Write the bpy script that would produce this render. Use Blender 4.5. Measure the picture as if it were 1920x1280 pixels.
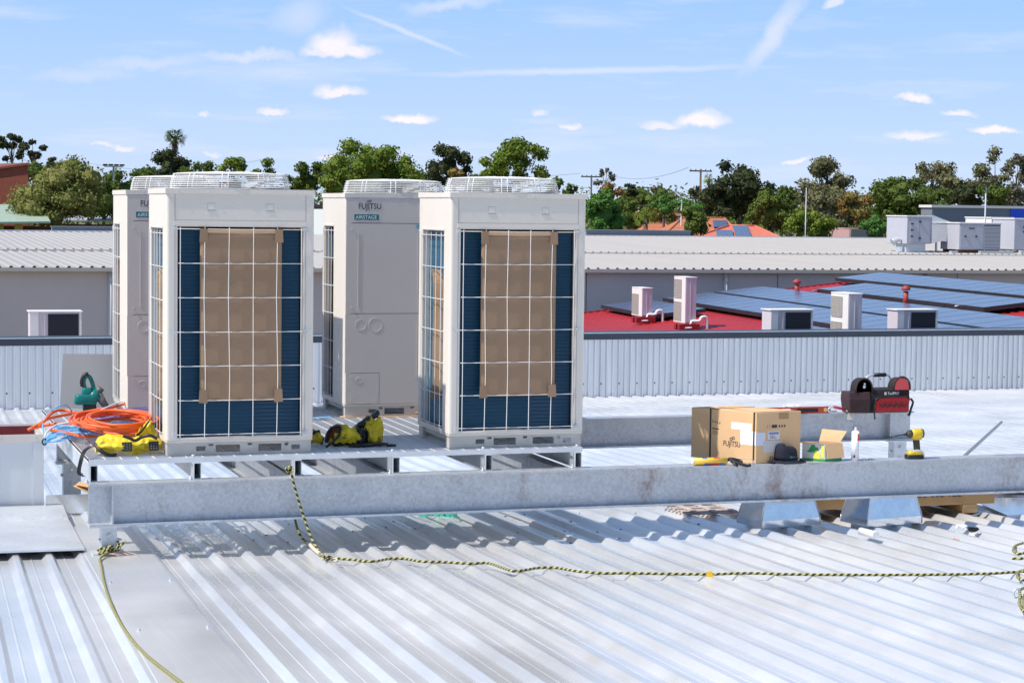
import bpy, bmesh, math, random
from mathutils import Vector, Matrix, noise
PI = math.pi
rad = math.radians
S = bpy.context.scene
for o in list(bpy.data.objects): bpy.data.objects.remove(o)

# ------------------------------------------------------------------ camera
CAM = Vector((-3.7628, -12.6872, 1.5876)); YAW, PITCH, ROLL, FPX = .3196, .0656, .0127, 3774.1
fw = Vector((math.sin(YAW)*math.cos(PITCH), math.cos(YAW)*math.cos(PITCH), -math.sin(PITCH)))
rt0 = Vector((math.cos(YAW), -math.sin(YAW), 0)); up0 = rt0.cross(fw)
rt = rt0*math.cos(ROLL)+up0*math.sin(ROLL); up = -rt0*math.sin(ROLL)+up0*math.cos(ROLL)
cd = bpy.data.cameras.new('camera'); cam = bpy.data.objects.new('camera', cd); S.collection.objects.link(cam)
m = Matrix((rt, up, -fw)).transposed().to_4x4(); m.translation = CAM
cam.matrix_world = m
cd.lens = FPX/1920*36; cd.sensor_width = 36; cd.clip_start = .1; cd.clip_end = 4000
S.camera = cam
def ray(x, y): return fw + rt*((x-960)/FPX) - up*((y-640)/FPX)
def at_y(x, y, Y): d = ray(x, y); return CAM + d*((Y-CAM.y)/d.y)
def at_z(x, y, Z): d = ray(x, y); return CAM + d*((Z-CAM.z)/d.z)
def at_d(x, y, t): return CAM + ray(x, y)*t

# ------------------------------------------------------------------ light
SUN = Vector((-1, -.085, 1.40)).normalized()
S.view_settings.view_transform = 'Standard'; S.view_settings.look = 'None'
S.view_settings.exposure = 0.42; S.view_settings.gamma = 1
w = bpy.data.worlds.new('World'); S.world = w; w.use_nodes = True
nt = w.node_tree; nt.nodes.clear()
def N(nt, t, **k):
    n = nt.nodes.new(t)
    for a, b in k.items():
        if a.startswith('i_'):
            key = a[2:]
            n.inputs[int(key) if key.isdigit() else key.replace('_', ' ')].default_value = b
        else: setattr(n, a, b)
    return n
L = nt.links.new
sky = N(nt, 'ShaderNodeTexSky', sky_type='NISHITA', sun_disc=False)
sky.sun_elevation = math.asin(SUN.z); sky.sun_rotation = math.atan2(SUN.x, SUN.y) % (2*PI)
sky.air_density = 1.0; sky.dust_density = .1; sky.ozone_density = 3.0; sky.altitude = 200
geo = N(nt, 'ShaderNodeTexCoord')
nz = N(nt, 'ShaderNodeTexNoise', i_Scale=42., i_Detail=6., i_Roughness=.62)
L(geo.outputs['Generated'], nz.inputs['Vector'])
sub = N(nt, 'ShaderNodeVectorMath', operation='SUBTRACT'); sub.inputs[1].default_value = (.5, .5, .5); L(nz.outputs['Color'], sub.inputs[0])
scl = N(nt, 'ShaderNodeVectorMath', operation='SCALE'); scl.inputs[3].default_value = .016; L(sub.outputs[0], scl.inputs[0])
add = N(nt, 'ShaderNodeVectorMath', operation='ADD'); L(geo.outputs['Generated'], add.inputs[0]); L(scl.outputs[0], add.inputs[1])
scl2 = N(nt, 'ShaderNodeVectorMath', operation='SCALE'); scl2.inputs[3].default_value = .0035; L(sub.outputs[0], scl2.inputs[0])
add2 = N(nt, 'ShaderNodeVectorMath', operation='ADD'); L(geo.outputs['Generated'], add2.inputs[0]); L(scl2.outputs[0], add2.inputs[1])
def mth(op, a, b=None, c=None, clamp=False):
    n = N(nt, 'ShaderNodeMath', operation=op, use_clamp=clamp)
    for i, v in enumerate((a, b, c)):
        if v is None: continue
        if isinstance(v, (int, float)): n.inputs[i].default_value = v
        else: L(v, n.inputs[i])
    return n.outputs[0]
def dotn(src, v):
    n = N(nt, 'ShaderNodeVectorMath', operation='DOT_PRODUCT'); L(src, n.inputs[0]); n.inputs[1].default_value = v; return n.outputs['Value']
def blob(x, y, wx, wy, strength, rot=0, flat=True, soft=1.3, src=None):
    """one small cloud at a fixed direction of the sky (half-sizes in milliradians*3.77)"""
    d = ray(x, y).normalized(); e1 = d.cross(Vector((0, 0, 1))).normalized(); e2 = e1.cross(d).normalized()
    a, b = e1*math.cos(rot)+e2*math.sin(rot), e2*math.cos(rot)-e1*math.sin(rot)
    src = src or add
    u = mth('MULTIPLY_ADD', dotn(src.outputs[0], a), FPX/wx, -d.dot(a)*FPX/wx)
    v = mth('MULTIPLY_ADD', dotn(src.outputs[0], b), FPX/wy, -d.dot(b)*FPX/wy)
    if flat:  # flatter base
        v = mth('MAXIMUM', v, mth('MULTIPLY', v, -2.0))
    r2 = mth('ADD', mth('MULTIPLY', u, u), mth('MULTIPLY', v, v))
    k = mth('SUBTRACT', 1.0, r2, clamp=True)
    return mth('MULTIPLY', mth('POWER', mth('MULTIPLY', k, soft, clamp=True), 1.5), strength)
cl = [(622, 86, 50, 36, .75), (648, 98, 66, 18, .7), (598, 95, 40, 16, .55), (637, 175, 52, 15, .7), (515, 216, 36, 10, .6), (765, 226, 52, 13, .8),
      (380, 222, 16, 8, .45), (1070, 233, 26, 10, .6), (1005, 214, 18, 9, .45), (1312, 232, 56, 20, .75), (1240, 238, 42, 12, .55),
      (1714, 190, 36, 11, .7), (1795, 210, 36, 10, .6), (1715, 254, 58, 11, .6), (1870, 246, 52, 11, .75), (1485, 302, 28, 8, .6),
      (230, 275, 26, 8, .55), (190, 272, 22, 7, .45), (395, 288, 26, 7, .4), (620, 296, 30, 8, .5), (1560, 10, 22, 14, .5)]
acc = None
for (x, y, a, b, s) in cl:
    o_ = blob(x, y, a*1.15, b*1.2, s, soft=1.15)
    acc = o_ if acc is None else mth('MAXIMUM', acc, o_)
# thin cirrus streaks
mp = N(nt, 'ShaderNodeMapping'); mp.inputs['Scale'].default_value = (3, 3, 22); mp.inputs['Rotation'].default_value = (.1, .12, 0); L(geo.outputs['Generated'], mp.inputs[0])
n2 = N(nt, 'ShaderNodeTexNoise', i_Scale=3.2, i_Detail=7., i_Roughness=.6); L(mp.outputs[0], n2.inputs['Vector'])
ci = mth('MULTIPLY', mth('SUBTRACT', n2.outputs['Fac'], .52, clamp=True), 1.1)
for (x, y, a, b, s, r) in [(1450, 60, 120, 26, .33, .95), (1100, 133, 420, 9, .28, .03), (760, 60, 150, 7, .3, -.35), (470, 105, 130, 14, .3, .0), (560, 30, 70, 40, .22, .3), (280, 115, 150, 18, .2, .1), (160, 140, 120, 16, .16, .1), (850, 10, 120, 16, .28, .05)]:
    ci = mth('MAXIMUM', ci, blob(x, y, a, b, s*1.15, r, False, 1.0, add2 if b < 12 else add))
tot = mth('MAXIMUM', acc, mth('MULTIPLY', ci, 1.0), clamp=True)
sepz = N(nt, 'ShaderNodeSeparateXYZ'); L(geo.outputs['Generated'], sepz.inputs[0])
grd = N(nt, 'ShaderNodeValToRGB'); e = grd.color_ramp.elements; L(sepz.outputs['Z'], grd.inputs[0])
e[0].position = 0.; e[0].color = (.60, .745, 1., 1); e[1].position = .11; e[1].color = (.345, .585, 1., 1)
gs = N(nt, 'ShaderNodeVectorMath', operation='SCALE'); gs.inputs[3].default_value = 7.7; L(grd.outputs[0], gs.inputs[0])
fz = N(nt, 'ShaderNodeMapRange'); L(sepz.outputs['Z'], fz.inputs[0]); fz.inputs[1].default_value = .12; fz.inputs[2].default_value = .38; fz.inputs[3].default_value = .1; fz.inputs[4].default_value = .95
tint = N(nt, 'ShaderNodeMixRGB'); L(fz.outputs[0], tint.inputs[0]); L(gs.outputs[0], tint.inputs[1]); L(sky.outputs[0], tint.inputs[2])
mx = N(nt, 'ShaderNodeMixRGB'); L(tot, mx.inputs[0]); L(tint.outputs[0], mx.inputs[1]); mx.inputs[2].default_value = (8.7, 7.7, 8.0, 1)
bg = N(nt, 'ShaderNodeBackground'); bg.inputs['Strength'].default_value = .1; L(mx.outputs[0], bg.inputs[0])
wo = N(nt, 'ShaderNodeOutputWorld'); L(bg.outputs[0], wo.inputs[0])
sd = bpy.data.lights.new('sun', 'SUN'); sd.energy = 4.2; sd.angle = rad(.5); sd.color = (1, .95, .88)
so = bpy.data.objects.new('sun', sd); S.collection.objects.link(so); so.rotation_euler = SUN.to_track_quat('Z', 'Y').to_euler()

# ------------------------------------------------------------------ materials
MATS = {}
def mat(name, col, rough=.5, metal=0., var=.0, vscale=8., col2=None, bump=0., bscale=40., stretch=None, spec=.5, thr=None, trans=0., obj=True):
    """principled with noise colour variation (col -> col2) and optional bump"""
    if name in MATS: return MATS[name]
    m_ = bpy.data.materials.new(name); m_.use_nodes = True; t = m_.node_tree; b = t.nodes['Principled BSDF']
    b.inputs['Roughness'].default_value = rough; b.inputs['Metallic'].default_value = metal; b.inputs['Specular IOR Level'].default_value = spec
    c1 = (*col, 1); c2 = (*(col2 or tuple(min(1, c*(1-var)) for c in col)), 1)
    tc = N(t, 'ShaderNodeTexCoord'); mpn = N(t, 'ShaderNodeMapping'); t.links.new(tc.outputs['Object'], mpn.inputs[0])
    if stretch: mpn.inputs['Scale'].default_value = stretch
    nn = N(t, 'ShaderNodeTexNoise', i_Scale=vscale, i_Detail=6., i_Roughness=.6); t.links.new(mpn.outputs[0], nn.inputs['Vector'])
    cr = N(t, 'ShaderNodeValToRGB'); cr.color_ramp.elements[0].color = c1; cr.color_ramp.elements[1].color = c2
    lo, hi = thr or (.35, .65); cr.color_ramp.elements[0].position = lo; cr.color_ramp.elements[1].position = hi
    t.links.new(nn.outputs['Fac'], cr.inputs[0]); t.links.new(cr.outputs[0], b.inputs['Base Color'])
    if bump:
        n3 = N(t, 'ShaderNodeTexNoise', i_Scale=bscale, i_Detail=3.); t.links.new(mpn.outputs[0], n3.inputs['Vector'])
        bp = N(t, 'ShaderNodeBump', i_Strength=bump, i_Distance=.01); t.links.new(n3.outputs['Fac'], bp.inputs['Height']); t.links.new(bp.outputs[0], b.inputs['Normal'])
    if trans: b.inputs['Transmission Weight'].default_value = trans
    MATS[name] = m_; return m_
def mat_galv(name, col, dark, rough, metal, rust=0., rscale=3., spangle=60.):
    """galvanised / zincalume steel: spangle, wipe streaks, optional rust stains"""
    m_ = bpy.data.materials.new(name); m_.use_nodes = True; t = m_.node_tree; b = t.nodes['Principled BSDF']; l = t.links.new
    b.inputs['Metallic'].default_value = metal
    tc = N(t, 'ShaderNodeTexCoord')
    v = N(t, 'ShaderNodeTexVoronoi', i_Scale=spangle); l(tc.outputs['Object'], v.inputs['Vector'])
    n1 = N(t, 'ShaderNodeTexNoise', i_Scale=2.2, i_Detail=8., i_Roughness=.65); l(tc.outputs['Object'], n1.inputs['Vector'])
    mixf = N(t, 'ShaderNodeMath', operation='MULTIPLY_ADD'); l(v.outputs['Color'], mixf.inputs[0]); mixf.inputs[1].default_value = .35; l(n1.outputs['Fac'], mixf.inputs[2])
    cr = N(t, 'ShaderNodeValToRGB'); cr.color_ramp.elements[0].position = .4; cr.color_ramp.elements[1].position = .85
    cr.color_ramp.elements[0].color = (*dark, 1); cr.color_ramp.elements[1].color = (*col, 1); l(mixf.outputs[0], cr.inputs[0])
    out = cr.outputs[0]
    rr = N(t, 'ShaderNodeMath', operation='MULTIPLY_ADD'); l(n1.outputs['Fac'], rr.inputs[0]); rr.inputs[1].default_value = .3; rr.inputs[2].default_value = rough-.15
    l(rr.outputs[0], b.inputs['Roughness'])
    if rust:
        mp_ = N(t, 'ShaderNodeMapping'); mp_.inputs['Scale'].default_value = (1, 1, .55); l(tc.outputs['Object'], mp_.inputs[0])
        n4 = N(t, 'ShaderNodeTexNoise', i_Scale=rscale, i_Detail=12., i_Roughness=.78); l(mp_.outputs[0], n4.inputs['Vector'])
        c4 = N(t, 'ShaderNodeValToRGB'); c4.color_ramp.elements[0].position = .545; c4.color_ramp.elements[1].position = .68
        c4.color_ramp.elements[0].color = (0, 0, 0, 1); c4.color_ramp.elements[1].color = (rust, rust, rust, 1); l(n4.outputs['Fac'], c4.inputs[0])
        mr = N(t, 'ShaderNodeMixRGB'); l(c4.outputs[0], mr.inputs[0]); l(out, mr.inputs[1]); mr.inputs[2].default_value = (.20, .105, .065, 1); out = mr.outputs[0]
    l(out, b.inputs['Base Color'])
    n3 = N(t, 'ShaderNodeTexNoise', i_Scale=spangle*.8, i_Detail=2.); l(tc.outputs['Object'], n3.inputs['Vector'])
    bp = N(t, 'ShaderNodeBump', i_Strength=.06, i_Distance=.01); l(n3.outputs['Fac'], bp.inputs['Height']); l(bp.outputs[0], b.inputs['Normal'])
    MATS[name] = m_; return m_
def mat_roof():
    """new zincalume roofing: bright, brushed along the sheet, lightly scuffed"""
    m_ = bpy.data.materials.new('zincalume'); m_.use_nodes = True; t = m_.node_tree; b = t.nodes['Principled BSDF']; l = t.links.new
    b.inputs['Metallic'].default_value = .58
    tc = N(t, 'ShaderNodeTexCoord')
    mp_ = N(t, 'ShaderNodeMapping'); mp_.inputs['Scale'].default_value = (90, .8, 1); l(tc.outputs['Object'], mp_.inputs[0])
    n1 = N(t, 'ShaderNodeTexNoise', i_Scale=1.0, i_Detail=4.); l(mp_.outputs[0], n1.inputs['Vector'])
    n2_ = N(t, 'ShaderNodeTexNoise', i_Scale=1.1, i_Detail=2., i_Roughness=.5); l(tc.outputs['Object'], n2_.inputs['Vector'])
    ad = N(t, 'ShaderNodeMath', operation='MULTIPLY_ADD'); l(n1.outputs['Fac'], ad.inputs[0]); ad.inputs[1].default_value = .28; l(n2_.outputs['Fac'], ad.inputs[2])
    cr = N(t, 'ShaderNodeValToRGB'); cr.color_ramp.elements[0].position = .40; cr.color_ramp.elements[1].position = .85
    cr.color_ramp.elements[0].color = (.70, .705, .71, 1); cr.color_ramp.elements[1].color = (.89, .89, .89, 1); l(ad.outputs[0], cr.inputs[0])
    # dusty footprints / scuffs
    n5 = N(t, 'ShaderNodeTexNoise', i_Scale=4.2, i_Detail=2., i_Roughness=.5); l(tc.outputs['Object'], n5.inputs['Vector'])
    c5 = N(t, 'ShaderNodeValToRGB'); c5.color_ramp.elements[0].position = .58; c5.color_ramp.elements[1].position = .80
    c5.color_ramp.elements[0].color = (0, 0, 0, 1); c5.color_ramp.elements[1].color = (.35, .35, .35, 1); l(n5.outputs['Fac'], c5.inputs[0])
    mr = N(t, 'ShaderNodeMixRGB'); l(c5.outputs[0], mr.inputs[0]); l(cr.outputs[0], mr.inputs[1]); mr.inputs[2].default_value = (.72, .66, .56, 1)
    l(mr.outputs[0], b.inputs['Base Color'])
    rr = N(t, 'ShaderNodeMath', operation='MULTIPLY_ADD'); l(n2_.outputs['Fac'], rr.inputs[0]); rr.inputs[1].default_value = .22; rr.inputs[2].default_value = .19
    l(rr.outputs[0], b.inputs['Roughness'])
    n3 = N(t, 'ShaderNodeTexNoise', i_Scale=4., i_Detail=1.); l(tc.outputs['Object'], n3.inputs['Vector'])
    bp = N(t, 'ShaderNodeBump', i_Strength=.05, i_Distance=.02); l(n3.outputs['Fac'], bp.inputs['Height'])
    MATS['zincalume'] = m_; return m_
ZINC = mat_roof()
GALV = mat_galv('galvanised_steel', (.56, .585, .62), (.40, .42, .45), .45, .5, rust=.75, rscale=2.4)
GALVN = mat_galv('new_galvanised', (.66, .69, .72), (.52, .55, .58), .42, .4)
DUCT = mat_galv('bright_galvanised', (.74, .77, .80), (.64, .67, .70), .16, .95, spangle=25.)
RHS = mat('primed_tube', (.42, .44, .46), .5, .4, var=.15)
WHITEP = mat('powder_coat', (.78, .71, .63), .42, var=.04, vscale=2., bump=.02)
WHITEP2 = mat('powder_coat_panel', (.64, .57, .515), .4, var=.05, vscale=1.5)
BASEP = mat('unit_base_steel', (.58, .55, .50), .45, var=.1)
WIREM = mat('white_wire', (.82, .82, .81), .4, var=.05)
BLACK = mat('black_plastic', (.018, .018, .02), .45, var=.3)
DARK = mat('dark_void', (.006, .006, .008), .9)
CARD = mat('kraft_board', (.36, .235, .15), .9, var=.08, vscale=3., spec=.2)
CARD2 = mat('carton_board', (.72, .455, .235), .8, var=.08, vscale=4., bump=.1)
PAPER = mat('white_paper', (.80, .80, .82), .7, var=.03)
TEAL = mat('teal_badge', (.0, .17, .17), .4)
INK = mat('black_ink', (.03, .028, .035), .5)
YEL = mat('yellow_fabric', (.76, .58, .02), .6, var=.22, vscale=9., bump=.9, bscale=14.)
ORANGE = mat('orange_hose', (.85, .13, .02), .45, var=.15, vscale=5.)
BLUEC = mat('blue_cable', (.16, .46, .80), .45, var=.1)
WHITEC = mat('white_cable', (.80, .80, .84), .4, var=.05)
VIOL = mat('violet_cable', (.38, .30, .62), .45, var=.1)
RUSTM = mat('rusty_edge', (.16, .075, .04), .8, var=.4)
ALU = mat('bare_aluminium', (.72, .72, .73), .35, .85, var=.1, vscale=3., stretch=(1, 20, 1))
def mat_coil():
    m_ = bpy.data.materials.new('blue_coil_fins'); m_.use_nodes = True; t = m_.node_tree; b = t.nodes['Principled BSDF']; l = t.links.new
    tc = N(t, 'ShaderNodeTexCoord'); sp = N(t, 'ShaderNodeSeparateXYZ'); l(tc.outputs['Object'], sp.inputs[0])
    wv = N(t, 'ShaderNodeMath', operation='MULTIPLY'); l(sp.outputs['Z'], wv.inputs[0]); wv.inputs[1].default_value = 1/.025
    fr = N(t, 'ShaderNodeMath', operation='FRACT'); l(wv.outputs[0], fr.inputs[0])
    cr = N(t, 'ShaderNodeValToRGB'); e = cr.color_ramp.elements
    e[0].position = 0; e[0].color = (.001, .020, .065, 1); e[1].position = .78; e[1].color = (.001, .022, .075, 1)
    x = e.new(.84); x.color = (.01, .07, .15, 1); x = e.new(.96); x.color = (.01, .07, .15, 1); x = e.new(1.); x.color = (.002, .009, .024, 1)
    n1 = N(t, 'ShaderNodeTexNoise', i_Scale=3., i_Detail=4.); l(tc.outputs['Object'], n1.inputs['Vector'])
    l(fr.outputs[0], cr.inputs[0])
    mr = N(t, 'ShaderNodeMixRGB'); mr.blend_type = 'MIX'; l(n1.outputs['Fac'], mr.inputs[0]); l(cr.outputs[0], mr.inputs[1]); mr.inputs[2].default_value = (.001, .055, .095, 1)
    l(mr.outputs[0], b.inputs['Base Color']); b.inputs['Roughness'].default_value = .45; b.inputs['Specular IOR Level'].default_value = .25
    bp = N(t, 'ShaderNodeBump', i_Strength=.6, i_Distance=.004); l(fr.outputs[0], bp.inputs['Height']); l(bp.outputs[0], b.inputs['Normal'])
    return m_
COIL = mat_coil()
COIL2 = mat('side_coil_fins', (.03, .16, .27), .3, .3, var=.4, vscale=20., stretch=(1, 1, 4))

# ------------------------------------------------------------------ mesh helpers
class MB:
    def __init__(s): s.v = []; s.f = []; s.mi = []; s.sm = []
    def add(s, vs, fs, mi=0, smooth=False):
        o = len(s.v); s.v += [Vector(v) for v in vs]
        for f in fs: s.f.append([i+o for i in f]); s.mi.append(mi); s.sm.append(smooth)
    def box(s, a, b, mi=0, M=None, taper=None):
        x0, y0, z0 = (min(a[i], b[i]) for i in range(3)); x1, y1, z1 = (max(a[i], b[i]) for i in range(3))
        vs = [Vector(p) for p in ((x0, y0, z0), (x1, y0, z0), (x1, y1, z0), (x0, y1, z0), (x0, y0, z1), (x1, y0, z1), (x1, y1, z1), (x0, y1, z1))]
        if taper is not None:
            cx, cy = (x0+x1)/2, (y0+y1)/2
            for v in vs[4:]: v.x = cx+(v.x-cx)*taper; v.y = cy+(v.y-cy)*taper
        if M: vs = [M @ v for v in vs]
        s.add(vs, [(3, 2, 1, 0), (4, 5, 6, 7), (0, 1, 5, 4), (1, 2, 6, 5), (2, 3, 7, 6), (3, 0, 4, 7)], mi)
    def quad(s, pts, mi=0): s.add(pts, [tuple(range(len(pts)))], mi)
    def slab(s, pts, th, mi=0, n=None):
        pts = [Vector(p) for p in pts]
        if n is None: n = (pts[1]-pts[0]).cross(pts[2]-pts[0]).normalized()
        k = len(pts); b = [p - n*th for p in pts]
        s.add(pts+b, [tuple(range(k)), tuple(range(2*k-1, k-1, -1))]+[(i, i+k, (i+1) % k+k, (i+1) % k) for i in range(k)], mi)
    def cyl(s, a, b, r, r2=None, n=12, mi=0, caps=True, smooth=True):
        a = Vector(a); b = Vector(b); r2 = r if r2 is None else r2
        d = (b-a).normalized(); u = d.orthogonal().normalized(); v = d.cross(u)
        vs = [a+(u*math.cos(2*PI*i/n)+v*math.sin(2*PI*i/n))*r for i in range(n)]+[b+(u*math.cos(2*PI*i/n)+v*math.sin(2*PI*i/n))*r2 for i in range(n)]
        s.add(vs, [(i, (i+1) % n, (i+1) % n+n, i+n) for i in range(n)], mi, smooth)
        if caps: s.add(vs, [tuple(range(n-1, -1, -1)), tuple(range(n, 2*n))], mi)
    def tube(s, pts, r, n=8, mi=0, closed=False, caps=True, rs=None):
        pts = [Vector(p) for p in pts]; k = len(pts); up_ = None; rings = []
        for i, p in enumerate(pts):
            a = pts[(i-1) % k] if (closed or i > 0) else p; b = pts[(i+1) % k] if (closed or i < k-1) else p
            d = (b-a).normalized() if (b-a).length > 1e-9 else Vector((0, 0, 1))
            if up_ is None: up_ = d.orthogonal().normalized()
            up_ = (up_-d*up_.dot(d)); up_ = up_.normalized() if up_.length > 1e-6 else d.orthogonal().normalized()
            v = d.cross(up_); rr = rs[i] if rs else r
            rings.append([p+(up_*math.cos(2*PI*j/n)+v*math.sin(2*PI*j/n))*rr for j in range(n)])
        vs = [q for g in rings for q in g]; fs = []
        for i in range(k if closed else k-1):
            a, b = i*n, ((i+1) % k)*n
            fs += [(a+j, a+(j+1) % n, b+(j+1) % n, b+j) for j in range(n)]
        s.add(vs, fs, mi, True)
        if caps and not closed: s.add(vs, [tuple(range(n-1, -1, -1)), tuple(range((k-1)*n, k*n))], mi)
    def loft(s, rings, mi=0, smooth=True, caps=True, closed=True):
        n = len(rings[0]); vs = [q for g in rings for q in g]; fs = []
        for i in range(len(rings)-1):
            fs += [(i*n+j, i*n+(j+1) % n, (i+1)*n+(j+1) % n, (i+1)*n+j) for j in range(n if closed else n-1)]
        s.add(vs, fs, mi, smooth)
        if caps: s.add(vs, [tuple(range(n-1, -1, -1)), tuple(range((len(rings)-1)*n, len(rings)*n))], mi)
    def holed(s, u0, u1, w0, w1, holes, fn, mi=0):
        """plate in (u,w) with rectangular holes; fn(u,w,side)->point, side 0/1 are the two faces"""
        us = sorted({u0, u1, *[c for h in holes for c in h[:2]]}); ws = sorted({w0, w1, *[c for h in holes for c in h[2:]]})
        def solid(i, j):
            if not (0 <= i < len(us)-1 and 0 <= j < len(ws)-1): return False
            cu, cw = (us[i]+us[i+1])/2, (ws[j]+ws[j+1])/2
            return not any(h[0] < cu < h[1] and h[2] < cw < h[3] for h in holes)
        for i in range(len(us)-1):
            for j in range(len(ws)-1):
                if not solid(i, j): continue
                c = [(us[i], ws[j]), (us[i+1], ws[j]), (us[i+1], ws[j+1]), (us[i], ws[j+1])]
                s.quad([fn(*p, 0) for p in c], mi); s.quad([fn(*p, 1) for p in reversed(c)], mi)
                for (di, dj, a, b) in ((0, -1, 0, 1), (1, 0, 1, 2), (0, 1, 2, 3), (-1, 0, 3, 0)):
                    if not solid(i+di, j+dj): s.quad([fn(*c[b], 0), fn(*c[a], 0), fn(*c[a], 1), fn(*c[b], 1)], mi)
    def build(s, name, mats, parent=None, M=None, fixn=True, loc=None, bevel=0):
        me = bpy.data.meshes.new(name); me.from_pydata([tuple(v) for v in s.v], [], s.f)
        if not isinstance(mats, (list, tuple)): mats = [mats]
        for m_ in mats: me.materials.append(m_)
        me.polygons.foreach_set('material_index', s.mi); me.polygons.foreach_set('use_smooth', s.sm)
        if fixn:
            bm = bmesh.new(); bm.from_mesh(me); bmesh.ops.remove_doubles(bm, verts=bm.verts, dist=1e-5)
            bmesh.ops.recalc_face_normals(bm, faces=bm.faces)
            bm.to_mesh(me); bm.free()
        if M: me.transform(M)
        me.update(); o = bpy.data.objects.new(name, me); S.collection.objects.link(o)
        if parent: o.parent = parent
        if loc is not None: o.location = loc
        if bevel:
            b = o.modifiers.new('bevel', 'BEVEL'); b.width = bevel; b.segments = 2; b.limit_method = 'ANGLE'
        return o
def spline(pts, n=8, closed=False):
    pts = [Vector(p) for p in pts]; k = len(pts); out = []
    for i in range(k if closed else k-1):
        g = (lambda j: pts[j % k]) if closed else (lambda j: pts[max(0, min(k-1, j))])
        p0, p1, p2, p3 = g(i-1), g(i), g(i+1), g(i+2)
        for q in range(n):
            t = q/n; out.append(.5*((2*p1)+(p2-p0)*t+(2*p0-5*p1+4*p2-p3)*t*t+(3*p1-p0-3*p2+p3)*t**3))
    if not closed: out.append(pts[-1])
    return out
def tag(o, label, cat, group=None, kind=None):
    if kind: o['kind'] = kind
    if label: o['label'] = label
    if cat: o['category'] = cat
    if group: o['group'] = group
    return o
def thing(name, label, cat, loc=(0, 0, 0), rz=0, group=None):
    o = bpy.data.objects.new(name, None); S.collection.objects.link(o); o.location = loc; o.rotation_euler = (0, 0, rz)
    o.empty_display_size = .1
    return tag(o, label, cat, group)
def copy_tree(o, parent=None):
    c = o.copy(); S.collection.objects.link(c); c.parent = parent
    for ch in list(o.children): copy_tree(ch, c)
    return c
def text(name, body, size, M, mtl, parent, ext=.0008, sx=1., align='LEFT', shear=0):
    cu = bpy.data.curves.new(name, 'FONT'); cu.body = body; cu.size = size; cu.extrude = ext; cu.align_x = align; cu.shear = shear
    cu.resolution_u = 3
    t = bpy.data.objects.new('tmp', cu); S.collection.objects.link(t)
    me = bpy.data.meshes.new_from_object(t.evaluated_get(bpy.context.evaluated_depsgraph_get())); bpy.data.objects.remove(t)
    me.transform(M @ Matrix.Diagonal((sx, 1, 1, 1))); me.materials.clear(); me.materials.append(mtl); me.name = name
    o = bpy.data.objects.new(name, me); S.collection.objects.link(o); o.parent = parent
    return o
FRONTM = lambda x, y, z: Matrix.Translation((x, y, z)) @ Matrix.Rotation(PI/2, 4, 'X')   # text facing -y
def brand(parent, x, y, z, h, M0=Matrix(), sx=.82):
    """the FUJITSU word mark: letters plus the infinity loop over the J"""
    M = M0 @ FRONTM(x, y, z)
    t = text('lettering', 'FUJITSU', h*1.38, M, INK, parent, sx=sx)
    wd = max(v.co.x for v in t.data.vertices)-min(v.co.x for v in t.data.vertices) if M0 == Matrix() else None
    mb = MB(); cx = h*1.38*sx*1.62; cy = h*1.28
    for s_ in (-1, 1):
        c = [M @ Vector((cx+s_*h*.17+h*.17*math.cos(a), cy+h*.05*s_+h*.15*math.sin(a), .001)) for a in [2*PI*i/16 for i in range(16)]]
        mb.tube(c, h*.035, 5, closed=True)
    mb.box((cx-h*.06, -h*.28, 0), (cx+h*.02, 0.02*h, .0012), M=M)
    return mb.build('infinity_mark', INK, parent)

# ------------------------------------------------------------------ our roof
AC = Vector((.9993, -.0371, -.0033)); RR = Vector((-.0371, -.9986, .0365)); RN = AC.cross(-RR).normalized()
RP = Vector((-.806, -1.391, -.581)); PIT = .20294
WA = Vector((-1.703, 14.777, 0)); WK = .08932           # foot line of the corrugated upstand wall
def wall_y(x): return WA.y+WK*(x-WA.x)
def on_roof(px, py, off=0.): d = ray(px, py); return CAM+d*(((RP+RN*off-CAM).dot(RN))/d.dot(RN))
def roof_z(x, y, off=0.): return (RP+RN*off).z-((x-RP.x)*RN.x+(y-RP.y)*RN.y)/RN.z
def roof_pt(x, y, off=0.): return Vector((x, y, roof_z(x, y, off)))
HR = .033
prof = []   # (s across, height) relative to rib index 0 = the rib through RP
for i in range(-24, 112):
    b = i*PIT
    prof += [(b-.046, 0), (b-.016, HR-.001), (b-.013, HR), (b+.013, HR), (b+.016, HR-.001), (b+.044, 0),
             (b+.088, 0), (b+.092, .003), (b+.098, .003), (b+.102, 0)]
mb = MB(); pv = []
for (s_, h_) in prof:
    a = RP+AC*s_+RN*h_
    y0 = a+RR*5.4
    # end on the wall line
    q = -RR; t_ = (WA.y+WK*(a.x-WA.x)-a.y)/(q.y-WK*q.x)
    pv.append((y0, a+q*(t_+.05)))
NS = 10
rings = [[a.lerp(b, k/NS)+RN*(.0005*noise.noise(Vector((a.x*2.2, k*.9, 3)))) for k in range(NS+1)] for (a, b) in pv]
vs = [p for r_ in rings for p in r_]; n_ = NS+1
mb.add(vs, [(i*n_+k, (i+1)*n_+k, (i+1)*n_+k+1, i*n_+k+1) for i in range(len(rings)-1) for k in range(NS)])
roof = mb.build('roof', ZINC, fixn=False); tag(roof, None, None, kind='structure')
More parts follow.
